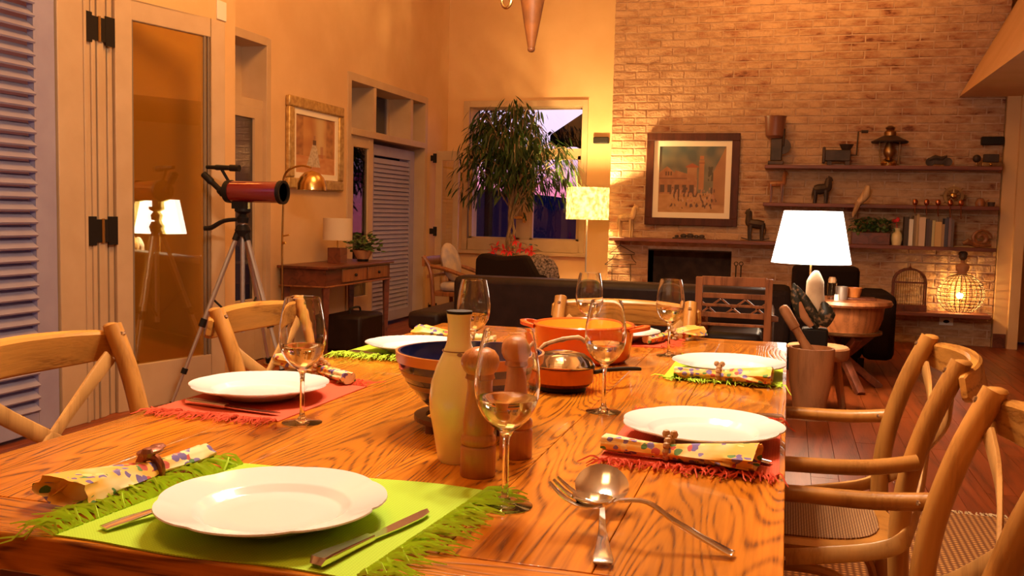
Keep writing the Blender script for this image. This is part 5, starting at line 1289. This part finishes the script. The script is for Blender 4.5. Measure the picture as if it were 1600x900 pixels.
# ---- painting over mantel
def paintB(u, v):
    sky = mixc((.20, .20, .13), (.08, .13, .13), (v-.45)*1.8); c = mixc(sky, (.36, .30, .18), .25+nzf(u, v, 6, 5)*.8)
    gr = mixc((.50, .28, .10), (.62, .38, .16), .5+nzf(u, v*2, 9, 6))
    if v < .30: c = gr
    roof = .60+.10*(1-abs((u-.12)/.12)) if u < .24 else .64-.28*(u-.24)
    if u < .58 and .28 < v < roof: c = mixc((.50, .26, .11), (.40, .19, .08), .5+nzf(u, v, 14, 7)*1.3)
    if u < .56 and .30 < v < .46:
        k = (u*9) % 1
        if .2 < k < .8 and v < .42: c = (.13, .07, .035)
    if u < .58 and .50 < v < .53: c = (.28, .13, .06)
    if .08 < u < .2 and .56 < v < .62 and ((u*25) % 1 > .4): c = (.16, .08, .04)
    if .43 < u < .57 and .48 < v < .70: c = mixc((.52, .30, .13), (.44, .22, .09), nzf(u, v, 10, 8)+.5)
    if .40 < u < .60 and .68 < v < .70+.05*(1-abs(u-.5)/.1): c = (.45, .14, .05)
    if .60 < u < .68 and .35 < v < .80: c = mixc((.56, .28, .10), (.44, .2, .08), nzf(u, v, 10, 9)+.5)
    if .59 < u < .69 and .74 < v < .76: c = (.3, .12, .05)
    if .61 < u < .67 and .80 < v < .86: c = (.55, .24, .08)
    if .74 < u < .83 and .48 < v < .70 and nzf(u, v, 20, 10) > -.15: c = (.10, .09, .05)
    if u > .82 and v < .62+.35*(u-.82)/.18*1.1 and v > .12: c = mixc((.50, .28, .10), (.42, .21, .08), nzf(u, v, 5, 11)+.5)
    if .06 < v < .38 and .15 < u < .88:
        n_ = nzf(u*1.9, v*.8, 17, 12); n2_ = nzf(u*1.3, v, 20, 13)
        if n_ > .30: c = mixc((.62, .45, .28), (.5, .2, .1), n2_+.5)
        elif n_ < -.28: c = (.13, .07, .05)
    return tuple(x*k for x, k in zip(c, (.78, .66, .55)))
tl, trr, bl_, brr = aty(1013, 208, YB), aty(1158, 209, YB), aty(1007, 350, YB), aty(1151, 355, YB)
X0, X1, Z0, Z1 = (tl.x+bl_.x)/2, (trr.x+brr.x)/2, (bl_.z+brr.z)/2, (tl.z+trr.z)/2
tp_ = thing('town_painting', 'square town scene painting in dark frame over the mantel', 'picture', ((X0+X1)/2, YB-.012, Z0)); w_ = (X1-X0)/2; h_ = Z1-Z0; fw = .075; mw_ = .055
for a, b, c_, d in ((-w_, w_, h_-fw, h_), (-w_, w_, 0, fw), (-w_, -w_+fw, fw, h_-fw), (w_-fw, w_, fw, h_-fw)): obj('frame_rail', bx(a, b, -.035, 0, c_, d), M['fr_dark'], tp_, smooth=False, bev=.004)
mm = MB(); i_ = fw
for a, b, c_, d in ((-w_+fw, w_-fw, h_-fw-mw_, h_-fw), (-w_+fw, w_-fw, fw, fw+mw_), (-w_+fw, -w_+fw+mw_, fw+mw_, h_-fw-mw_), (w_-fw-mw_, w_-fw, fw+mw_, h_-fw-mw_)): mm.box(a, b, -.02, -.001, c_, d)
obj('mat_board', mm, M['matboard'], tp_, smooth=False)
paint_mesh('canvas', (1, 0, 0), (-w_+fw+mw_, -.012, fw+mw_), 2*(w_-fw-mw_), h_-2*(fw+mw_), paintB, tp_, 130, 130, M['canvas'])

# ---- shelves
def shelf(name, pxl, pxr, py_, label, dep=.22, th=.035):
    a, b = aty(pxl, py_, YB-dep), aty(pxr, py_, YB-dep); z = a.z
    o_ = tag(obj(name, bx(-(b.x-a.x)/2, (b.x-a.x)/2, -dep, -.011, -th/2, th/2), M['shelf'], smooth=False, bev=.004), label, 'shelf', 'wooden shelves on the brick wall'); o_.location = ((a.x+b.x)/2, YB, z); return z+th/2
S1 = shelf('wall_shelf', 1195, 1567, 260, 'top dark wooden shelf on the brick wall')
S2 = shelf('wall_shelf', 1192, 1562, 319, 'second dark wooden shelf, below the oil lamp shelf')
S3 = shelf('mantel_shelf', 951, 1558, 373, 'long dark wooden mantel shelf running over the fireplace', .25)
S4 = shelf('wall_shelf', 1330, 1549, 486, 'lowest dark wooden shelf under the birdcage', .28)
SYD = YB-.13
def on(px, z, Y=None): q = aty(px, 300, Y or SYD); return (q.x, Y or SYD, z)
def mpx(n, Y=SYD): return n/F*(Y*1.03)      # n picture pixels in metres at depth Y
def animal(name, label, cat, px, z, L_, H_, mat, neck=.3, head=.5, leg=.45, rz=0, tail=True, base=None, headdir=1, thick=.16):
    t = thing(name, label, cat, on(px, z), rz); bz = H_*leg; body = MB(); s = headdir
    bt = L_*thick
    pts = smoothpath([(-s*L_*.38, 0, bz+bt*.6), (-s*L_*.1, 0, bz+bt*.7), (s*L_*.22, 0, bz+bt*.9), (s*L_*.33, 0, bz+bt*1.2), (s*L_*(.33+neck*.3), 0, H_*.86), (s*L_*(.36+neck*.4), 0, H_*.93)], 4); n = len(pts)
    body.tube(pts, interp([bt*.8, bt*1.05, bt*.95, bt*.8, bt*.62, bt*.5], n), 8)
    body.tube([(s*L_*(.33+neck*.35), 0, H_*.95), (s*L_*(.42+neck*.45), 0, H_*.92), (s*L_*(.5+neck*.5), 0, H_*.84)], [bt*.42, bt*.42, bt*.25], 8)
    body.ball((s*L_*(.33+neck*.33), bt*.25, H_*.99), bt*.16, 6, (1, 1, 1.8)).ball((s*L_*(.33+neck*.33), -bt*.25, H_*.99), bt*.16, 6, (1, 1, 1.8))
    obj('body', body, mat, t)
    for x_, y_ in ((-.34, -1), (-.28, 1), (.22, -1), (.30, 1)):
        obj('leg', MB().tube([(s*L_*x_, y_*bt*.45, bz+bt*.5), (s*L_*(x_+.02), y_*bt*.45, bz*.5), (s*L_*x_, y_*bt*.45, 0 if not base else .012)], [bt*.45, bt*.26, bt*.24], 6), mat, t)
    if tail: obj('tail', MB().tube([(-s*L_*.40, 0, bz+bt), (-s*L_*.47, 0, bz*.8), (-s*L_*.46, 0, bz*.4)], [bt*.2, bt*.16, bt*.05], 5), mat, t)
    return t
animal('toy_horse', 'pale carved wooden horse on the left end of the mantel shelf', 'figurine', 980, S3, mpx(30), mpx(50), M['pale'], .25, leg=.50, headdir=1, thick=.2)
animal('giraffe_figurine', 'brown giraffe figurine at the left end of the second shelf', 'figurine', 1214, S2, mpx(27), mpx(48), M['mwood'], .05, leg=.5, headdir=1, thick=.16)
animal('bull_figurine', 'dark upright animal figurine on the second shelf', 'figurine', 1283, S2, mpx(26), mpx(38), M['dark_iron'], .1, leg=.40, headdir=1, thick=.28)
rk = animal('rocking_horse', 'dark rocking horse figurine on the mantel, left of white lamp', 'figurine', 1183, S3, mpx(30), mpx(46), M['dark_iron'], .0, leg=.42, headdir=-1, thick=.22)
for s in (-1, 1): obj('rocker', MB().tube([(mpx(x_), s*.02, .004+.02*(x_/20)**2*1.0) for x_ in (-20, -10, 0, 10, 20)], .005, 6), M['dark_iron'], rk)
rk.location.z += .004
# carved log row on the mantel
lg = thing('carved_ornament', 'low dark carved ornament lying on the mantel under the painting', 'ornament', on(1079, S3)); mb = MB().box(-mpx(24), mpx(24), -.03, .03, 0, .015); obj('base', mb, M['dark_iron'], lg, bev=.004)
for x_, h_ in ((-18, .03), (-8, .045), (2, .05), (11, .035), (19, .04)): obj('carving', MB().ball((mpx(x_), 0, .015+h_*.35), h_*.5, 8, (1.5, .8, 1)), M['dark_iron'], lg)
# coffee mill with hopper
cm_ = thing('coffee_mill', 'large antique coffee mill with copper hopper on top shelf', 'coffee mill', on(1210, S1)); u = mpx(1)
obj('hopper', MB().lathe([(9*u, 38*u), (13*u, 42*u), (15*u, 68*u), (16*u, 70*u), (14*u, 70*u), (12*u, 45*u), (0, 42*u)], 28, c=(-3*u, 0, 0)), pm('brown enamel', (.20, .07, .035), None, rough=.35), cm_)
obj('body', MB().box(-8*u, 8*u, -7*u, 7*u, 6*u, 38*u).box(-11*u, 11*u, -9*u, 9*u, 0, 6*u), M['dark_iron'], cm_, bev=.008)
obj('flywheel', MB().lathe([(0, -2*u), (11*u, -2*u), (11*u, 2*u), (0, 2*u)], 24, c=(9*u, 0, 27*u), rot=Matrix.Rotation(PI/2, 3, 'X')), M['dark_iron'], cm_)
obj('crank', MB().tube([(9*u, -3*u, 27*u), (10*u, -4*u, 52*u)], .012, 8), M['dark_iron'], cm_)
# meat mincer
mc_ = thing('meat_mincer', 'dark hand cranked mincer on the top shelf', 'mincer', on(1312, S1))
obj('body', MB().box(-24*u, 12*u, -7*u, 7*u, 6*u, 22*u).box(-26*u, -22*u, -9*u, 9*u, 3*u, 26*u), M['dark_iron'], mc_, bev=.008)
for x_ in (-16, 8): obj('foot', MB().box((x_-3)*u, (x_+3)*u, -6*u, 6*u, 0, 7*u), M['dark_iron'], mc_, smooth=False)
obj('hopper', MB().lathe([(0, 21*u), (5*u, 21*u), (10*u, 30*u), (8*u, 30*u), (0, 26*u)], 20, c=(6*u, 0, 0)), M['dark_iron'], mc_)
obj('crank', MB().tube([(12*u, 0, 15*u), (20*u, 0, 15*u), (21*u, 0, 48*u), (33*u, 0, 48*u)], .008, 8).tube([(25*u, 0, 48*u), (34*u, 0, 48*u)], .014, 8), M['dark_iron'], mc_)
# oil lamp
ol = thing('oil_lamp', 'antique oil lamp with wide metal shade on the top shelf', 'oil lamp', on(1386, S1))
obj('font', MB().lathe([(0, 0), (10*u, 0), (11*u, 4*u), (8*u, 9*u), (4*u, 11*u), (0, 11*u)], 24), M['brass'], ol)
obj('glass_chimney', MB().lathe([(4*u, 11*u), (8*u, 17*u), (8*u, 22*u), (4*u, 33*u), (4*u, 34*u), (0, 34*u)], 20), M['brassd'], ol)
obj('shade', MB().shell([(24*u, 32*u), (25*u, 34*u), (9*u, 42*u), (8*u, 41*u)], 36), M['dark_iron'], ol)
obj('vent_cap', MB().lathe([(8*u, 41*u), (8*u, 47*u), (5*u, 50*u), (7*u, 53*u), (3*u, 56*u), (0, 56*u)], 20), M['brassd'], ol)
obj('side_frame', MB().tube([(12*u, 0, 3*u), (13*u, 0, 34*u)], .005, 6).tube([(-12*u, 0, 3*u), (-13*u, 0, 34*u)], .005, 6), M['brassd'], ol)
# toy motorcycle
tm_ = thing('toy_motorcycle', 'dark metal toy motorcycle on the top shelf right of oil lamp', 'toy', on(1463, S1))
for x_ in (-10, 12): obj('wheel', MB().lathe([(3*u, -1*u), (6*u, -1.5*u), (6*u, 1.5*u), (3*u, 1*u)], 20, c=(x_*u, 0, 6*u), rot=Matrix.Rotation(PI/2, 3, 'X')), M['dark_iron'], tm_)
obj('body', MB().tube([(-12*u, 0, 9*u), (-4*u, 0, 12*u), (4*u, 0, 10*u), (11*u, 0, 14*u)], [2*u, 4*u, 3.5*u, 1.5*u], 8).box(-6*u, 6*u, -2*u, 2*u, 3*u, 9*u), M['dark_iron'], tm_)
obj('handlebar', MB().tube([(10*u, -3*u, 15*u), (11*u, 3*u, 15*u)], .004, 6), M['dark_iron'], tm_); obj('base_plate', MB().box(-26*u, 24*u, -4*u, 4*u, -.0, .4*u), M['dark_iron'], tm_, smooth=False)
# small globe
sg = thing('small_globe', 'tiny dark globe on a stand at the shelf right end', 'globe', on(1523, S1)); obj('globe', MB().ball((0, 0, 11*u), 5.5*u, 14), M['dark_iron'], sg); obj('stand', MB().lathe([(0, 0), (5*u, 0), (5*u, 1*u), (1*u, 2*u), (1*u, 6*u), (0, 6*u)], 14), M['brassd'], sg)
ct_ = thing('old_camera', 'small antique brass and black camera at the top shelf end', 'camera', on(1547, S1)); obj('body', bx(-13*u, 13*u, -5*u, 5*u, 0, 6*u), M['brassd'], ct_, bev=.006); obj('bellows', bx(-11*u, 8*u, -4*u, 4*u, 6*u, 17*u), M['dark_iron'], ct_, bev=.006); obj('lens', MB().ball((-2*u, -5*u, 3*u), 2*u, 10), M['brass'], ct_)
# carved bird hanging on shelf 2
cb = thing('carved_bird', 'pale carved bird with long tail perched on the second shelf', 'figurine', on(1350, S2, YB-.24))
obj('body', MB().tube(smoothpath([(5*u, 0, 26*u), (4*u, 0, 22*u), (2*u, 0, 12*u), (-6*u, 0, 2*u)], 4), interp([2.5*u, 4*u, 6*u, 4*u], 13), 10), M['pale'], cb)
obj('tail', MB().tube([(-6*u, 0, 3*u), (-12*u, 0, -14*u), (-13*u, 0, -18*u)], [4*u, 2.5*u, 1*u], 8), M['pale'], cb); obj('beak', MB().tube([(6*u, 0, 25*u), (10*u, 0, 22*u)], [1.5*u, .3*u], 6), M['bead'], cb)
# brass clock
bc = thing('brass_ship_wheel', 'round brass wheel ornament on the second shelf', 'ornament', on(1490, S2))
RX = Matrix.Rotation(PI/2, 3, 'X')
obj('ring', MB().shell([(9*u, -2*u), (13*u, -2*u), (13*u, 2*u), (9*u, 2*u)], 28, c=(0, 0, 14*u), rot=RX), M['brassd'], bc); obj('hub', MB().ball((0, -1*u, 14*u), 4.5*u, 14, (1, .6, 1)), M['brass'], bc)
sk = MB()
for k in range(8): a_ = k*PI/4; sk.tube([(0, 0, 14*u), (17*u*math.cos(a_), 0, 14*u+15*u*math.sin(a_))], .8*u, 5)
sk.v = [(v_[0], v_[1], max(.002, v_[2])) for v_ in sk.v]; obj('spokes', sk, M['brassd'], bc)
# hanging spoons
for k, px in enumerate((1431, 1449, 1467, 1486, 1503)):
    t = thing('hanging_spoon', ['leftmost', 'second from left', 'middle', 'second from right', 'rightmost'][k]+' of five little copper ladles hooked on the second shelf edge', 'ladle', on(px, S2, YB-.236), 0, 'ladles hooked on the second shelf')
    obj('spoon_bowl', MB().ball((0, 0, 4*u), 3.6*u, 10, (1, .5, 1.3)), M['copper'], t); obj('handle', MB().tube([(0, 0, 0), (0, -.002, -8*u), (1*u, 0, (-12-k*1.5)*u)], .8*u, 6), M['copper'], t)
# kettle set
kt = thing('toy_tea_set', 'small dark teapot and cup on the second shelf right end', 'ornament', on(1540, S2)); obj('teapot', MB().lathe([(0, 0), (6*u, 0), (7*u, 5*u), (4*u, 11*u), (0, 12*u)], 18, c=(-6*u, 0, 0)), M['mwood'], kt); obj('cup', MB().lathe([(0, 0), (4*u, 0), (5*u, 6*u), (0, 6*u)], 16, c=(8*u, 0, 0)), M['dark_iron'], kt); obj('spout', MB().tube([(0, 0, 5*u), (5*u, 0, 9*u)], 1*u, 6), M['mwood'], kt)
# planter on shelf 3
pl_ = thing('planter_box', 'long wooden planter with leafy plants on the mantel shelf', 'planter', on(1365, S3)); obj('box', bx(-27*u, 24*u, -10*u, 10*u, 0, 17*u), M['dwood'], pl_, smooth=False, bev=.004)
lmm = MB()
for k in range(220):
    p = Vector((rl.uniform(-28, 29)*u, rl.uniform(-9, 6)*u, (17+rl.uniform(0, 19))*u)); l_ = leafmesh(.05, .032, .3).xf(Matrix.Translation(p) @ orient((rl.gauss(0, 1), rl.gauss(-.3, .8), rl.gauss(.2, .6)))); lmm.add(l_.v, l_.f)
obj('foliage', lmm, M['leaf2'], pl_, kind='stuff')
jg = thing('pale_jug', 'pale pottery jug between the planter and the books', 'jug', on(1405, S3)); obj('body', MB().lathe([(0, 0), (6*u, 0), (8*u, 8*u), (7*u, 15*u), (4*u, 20*u), (5*u, 24*u), (0, 24*u)], 20), M['pottery'], jg)
obj('sprout', MB().tube([(0, 0, 23*u), (-2*u, 0, 32*u)], .5*u, 5).ball((-5*u, 0, 34*u), 3*u, 8, (1.3, .5, 1)).ball((0, 0, 36*u), 3*u, 8, (1, .5, 1.2)), M['redleaf'], jg)
# books
bk_ = [(1417, 6, 40, (.05, .03, .02)), (1424, 6, 37, (.75, .70, .60)), (1430, 3.5, 42, (.25, .16, .08)), (1434, 4, 44, (.45, .30, .14)), (1441, 10, 40, (.66, .48, .32)), (1450, 4, 38, (.08, .05, .05)), (1454.5, 4, 36, (.10, .07, .06)), (1459, 4, 36, (.55, .47, .22)), (1466, 10, 34, (.62, .40, .15)), (1474, 4, 31, (.40, .25, .12)), (1479, 5, 39, (.07, .06, .09)), (1484.5, 4, 41, (.22, .14, .14)), (1489, 3.5, 38, (.12, .08, .07))]
names_ = ['black', 'white spined', 'thin brown', 'tall tan', 'wide pink beige', 'narrow black', 'dark brown', 'slim olive', 'wide ochre', 'short brown', 'navy', 'tall plum', 'rightmost dark']
for k, (px, w, h, c_) in enumerate(bk_):
    t = thing('book', names_[k]+' book standing in the row on the mantel shelf', 'book', on(px+1, S3), 0, 'books on the mantel shelf')
    obj('cover', MB().box(-w*u*.45, -w*u*.45+.004, -.08, .06, 0, h*u).box(w*u*.45-.004, w*u*.45, -.08, .06, 0, h*u).box(-w*u*.45, w*u*.45, -.084, -.080, 0, h*u), pm('book cloth', c_, rough=.6), t, smooth=False); obj('pages', bx(-w*u*.45+.0042, w*u*.45-.0042, -.079, .055, .003, h*u-.004), M['matboard'], t, smooth=False)
# wooden elephant-ish curl
wv = thing('carved_snail', 'reddish wooden snail shaped carving at the mantel shelf end', 'ornament', on(1534, S3))
sp_ = [(math.cos(k*.5)*(15-k*.62)*u*.9+3*u, 0, 13*u+math.sin(k*.5)*(12.2-k*.52)*u) for k in range(20)]
obj('shell', MB().tube(sp_, interp([.9*u, 3*u, 3.5*u, 2*u], 20), 8), M['mwood'], wv); obj('body', MB().tube([(-20*u, 0, 5*u), (-14*u, 0, 8*u), (-4*u, 0, 3.5*u), (16*u, 0, 3*u)], [2.5*u, 4.5*u, 3.5*u, 2*u], 8), M['mwood'], wv)
# birdcage on shelf 4
cgz = S4; bc_ = thing('birdcage', 'old dark wooden arched birdcage on the lowest shelf', 'birdcage', on(1429, cgz)); cw_ = 23*u
obj('tray', bx(-cw_, cw_, -11*u, 11*u, 0, 9*u), M['dwood'], bc_, smooth=False, bev=.003)
fr_ = MB()
for yy in (-10*u, 10*u):
    pts = [(-cw_+2*u, yy, 9*u), (-cw_+2*u, yy, 40*u)]+[(-(cw_-2*u)*math.cos(a_), yy, 40*u+19*u*math.sin(a_)) for a_ in [PI*k/10 for k in range(1, 10)]]+[(cw_-2*u, yy, 40*u), (cw_-2*u, yy, 9*u)]
    fr_.tube(pts, 1.3*u, 6)
fr_.box(-cw_+2*u, cw_-2*u, -11*u, -9*u, 39*u, 41.5*u); obj('arch_frame', fr_, M['dwood'], bc_)
w0 = None
for k in range(13):
    x_ = (-18+3*k)*u; h_ = 40*u+19*u*math.sqrt(max(0, 1-(x_/(21*u))**2)); obj('bar', MB().tube([(x_, -10*u, 9*u), (x_, -10*u, h_)], .35*u, 4), M['cagew'], bc_)
obj('finial', MB().lathe([(0, 58*u), (2.5*u, 58*u), (3*u, 60*u), (1*u, 62*u), (.5*u, 67*u), (0, 67*u)], 12), M['dwood'], bc_)
# cage lamp with bust
cgl = thing('wire_cage_lamp', 'round glowing wire basket lamp topped by a small bust', 'lamp', on(1511, S4, YB-.15)); Rg = 32*u
prc = []
cz = Rg*.88
def cr_(t): return (Rg*math.sin(t), cz-Rg*.93*math.cos(t))
w0 = MB()
for k in range(26):
    a_ = 2*PI*k/26; w0.tube([(math.cos(a_)*cr_(t)[0], math.sin(a_)*cr_(t)[0]*.62, max(.003, cr_(t)[1])) for t in [PI*(.14+.80*j/9) for j in range(10)]], .55*u, 4)
obj('rib_wires', w0, M['cagew'], cgl, kind='stuff')
for k in range(13):
    t = PI*(.16+.74*k/12); r_, z_ = cr_(t); obj('hoop_wire', MB().tube([(r_*math.cos(b), r_*.62*math.sin(b), max(.003, z_)) for b in [2*PI*j/28 for j in range(28)]], .5*u, 4, closed=True), M['cagew'], cgl)
obj('bulb', MB().ball((-2*u, -4*u, cz-2*u), 4.5*u, 14), M['bulb_em'], cgl)
tz = cz+Rg*.93*.98
obj('bust', MB().lathe([(0, tz-2*u), (7*u, tz-2*u), (6*u, tz+3*u), (8.5*u, tz+6*u), (9.5*u, tz+12*u), (7*u, tz+15*u), (2.6*u, tz+17*u), (2.6*u, tz+21*u), (0, tz+21*u)], 20, sy=.6), M['terra'], cgl)
obj('head', MB().ball((0, 0, tz+27*u), 6*u, 14, (.95, .95, 1.1)).ball((0, 1.5*u, tz+30*u), 6*u, 12, (1.05, 1, .8)).ball((0, -5.6*u, tz+26*u), 1.1*u, 6), M['bust'], cgl)
cgl.scale = (.96, .96, .94)
q = on(1511, S4, YB-.15); light('cage_lamp_light', 'POINT', (q[0]-2*u, q[1]+.025, S4+cz-2*u), 5.5, (1, .56, .14), .012)
# leaning books left of cage
for k, px in enumerate((1345, 1352, 1358)):
    t = thing('book', ['ochre', 'tan', 'thin brown'][k]+' book behind the dark armchair on the lowest shelf', 'book', on(px, S4), 0, 'books on the lowest shelf'); h = (32, 30, 26)[k]
    obj('cover', MB().box(-2.6*u, -2.6*u+.004, -.06, .06, 0, h*u).box(2.6*u-.004, 2.6*u, -.06, .06, 0, h*u).box(-2.6*u, 2.6*u, -.064, -.06, 0, h*u), pm('book cloth', [(.55, .32, .08), (.4, .22, .1), (.2, .1, .05)][k], rough=.6), t, smooth=False); obj('pages', bx(-2.6*u+.0042, 2.6*u-.0042, -.059, .055, .003, h*u-.004), M['matboard'], t, smooth=False)
# socket
q = aty(1478, 502, YB); sk_ = thing('wall_socket', 'white wall socket with dark centre below the lowest shelf', 'socket', (q.x, YB, q.z)); obj('plate', bx(-.06, .06, -.02, -.008, -.035, .035), M['white'], sk_, smooth=False, bev=.003); obj('outlet', MB().ball((0, -.021, 0), .02, 10, (1.4, .2, .8)), M['black'], sk_)
# wire pagoda ornament left of fireplace
wp_ = thing('wire_pagoda', 'rusty wire pagoda ornament hanging beside the fireplace', 'ornament', (0, 0, 0)); mb = MB(); Yp = YB-.03
def wpx(px, py): return aty(px, py, Yp)
for seg in (((970, 377), (969, 383)), ((969, 383), (952, 397)), ((969, 383), (992, 396)), ((952, 397), (992, 398)), ((960, 398), (957, 404)), ((986, 398), (988, 404)), ((957, 404), (945, 413)), ((988, 404), (994, 411)), ((945, 413), (994, 413)), ((956, 413), (956, 444)), ((985, 413), (985, 444))): mb.tube([wpx(*seg[0]), wpx(*seg[1])], .004, 5)
obj('wire_frame', mb, M['dark_iron'], wp_)
# fire irons
for k, px in enumerate((1150, 1158)):
    q = aty(px, 415, YB-.15); t = thing('fire_iron', ['left', 'right'][k]+' of two black fire irons beside the firebox', 'fire iron', (q.x, YB-.15, 0), 0, 'fire irons'); obj('rod', MB().tube([(0, 0, .03), (0, 0, q.z)], .006, 6), M['black'], t); obj('ring_handle', MB().tube([(.018*math.cos(b), 0, q.z+.018+.018*math.sin(b)) for b in [2*PI*j/12 for j in range(12)]], .004, 5, closed=True), M['black'], t); obj('foot', MB().lathe([(0, 0), (.018, 0), (.015, .03), (0, .03)], 12), M['black'], t)

# ---- hanging cone above the table
hc = aty(830, 80, 4.0)
hg = thing('hanging_cone', 'mottled orange cone ornament hanging from above, tip down', 'ornament', (hc.x, 4.0, hc.z))
uz = 4.1/F
obj('cone', MB().lathe([(0, 0), (5*uz, 3*uz), (6*uz, 8*uz), (12*uz, 40*uz), (19*uz, 80*uz), (26*uz, 130*uz), (10*uz, 150*uz), (0, 150*uz)], 24), M['hangw'], hg)
obj('dark_tip', MB().ball((0, 0, 3*uz), 6.2*uz, 12, (1, 1, .8)), M['mwood'], hg)
obj('cord', MB().tube([(0, 0, 150*uz), (0, 0, ZC-hc.z)], .003, 6), M['black'], hg)
h2 = aty(791, 12, 4.0); rg_ = thing('hanging_ring', 'brass ring hanging at the top beside the orange cone', 'ring', (h2.x, 4.0, h2.z))
obj('ring', MB().tube([(14*uz*math.cos(b)*.55, 0, 12*uz+12*uz*math.sin(b)) for b in [2*PI*j/20 for j in range(20)]], 2.6*uz, 8, closed=True), M['brass'], rg_); obj('cord', MB().tube([(0, 0, 24*uz), (0, 0, ZC-h2.z)], .003, 6), M['black'], rg_)

# ---- rug
rgz = thing('woven_rug', 'coarse woven sisal rug under the table with pale fringe', 'rug', (0, 0, 0))
obj('rug_body', bx(-1.9, 2.3, .0, 3.93, .0005, .010), M['rug'], rgz, smooth=False)
mb = MB(); rr = random.Random(9)
for k in range(420):
    x_ = -1.9+4.2*k/420; mb.tube([(x_, 3.925, .006), (x_+rr.uniform(-.01, .01), 3.96, .007), (x_+rr.uniform(-.015, .015), 3.985, .004)], .0035, 3)
obj('fringe', mb, M['rugf'], rgz, kind='stuff')
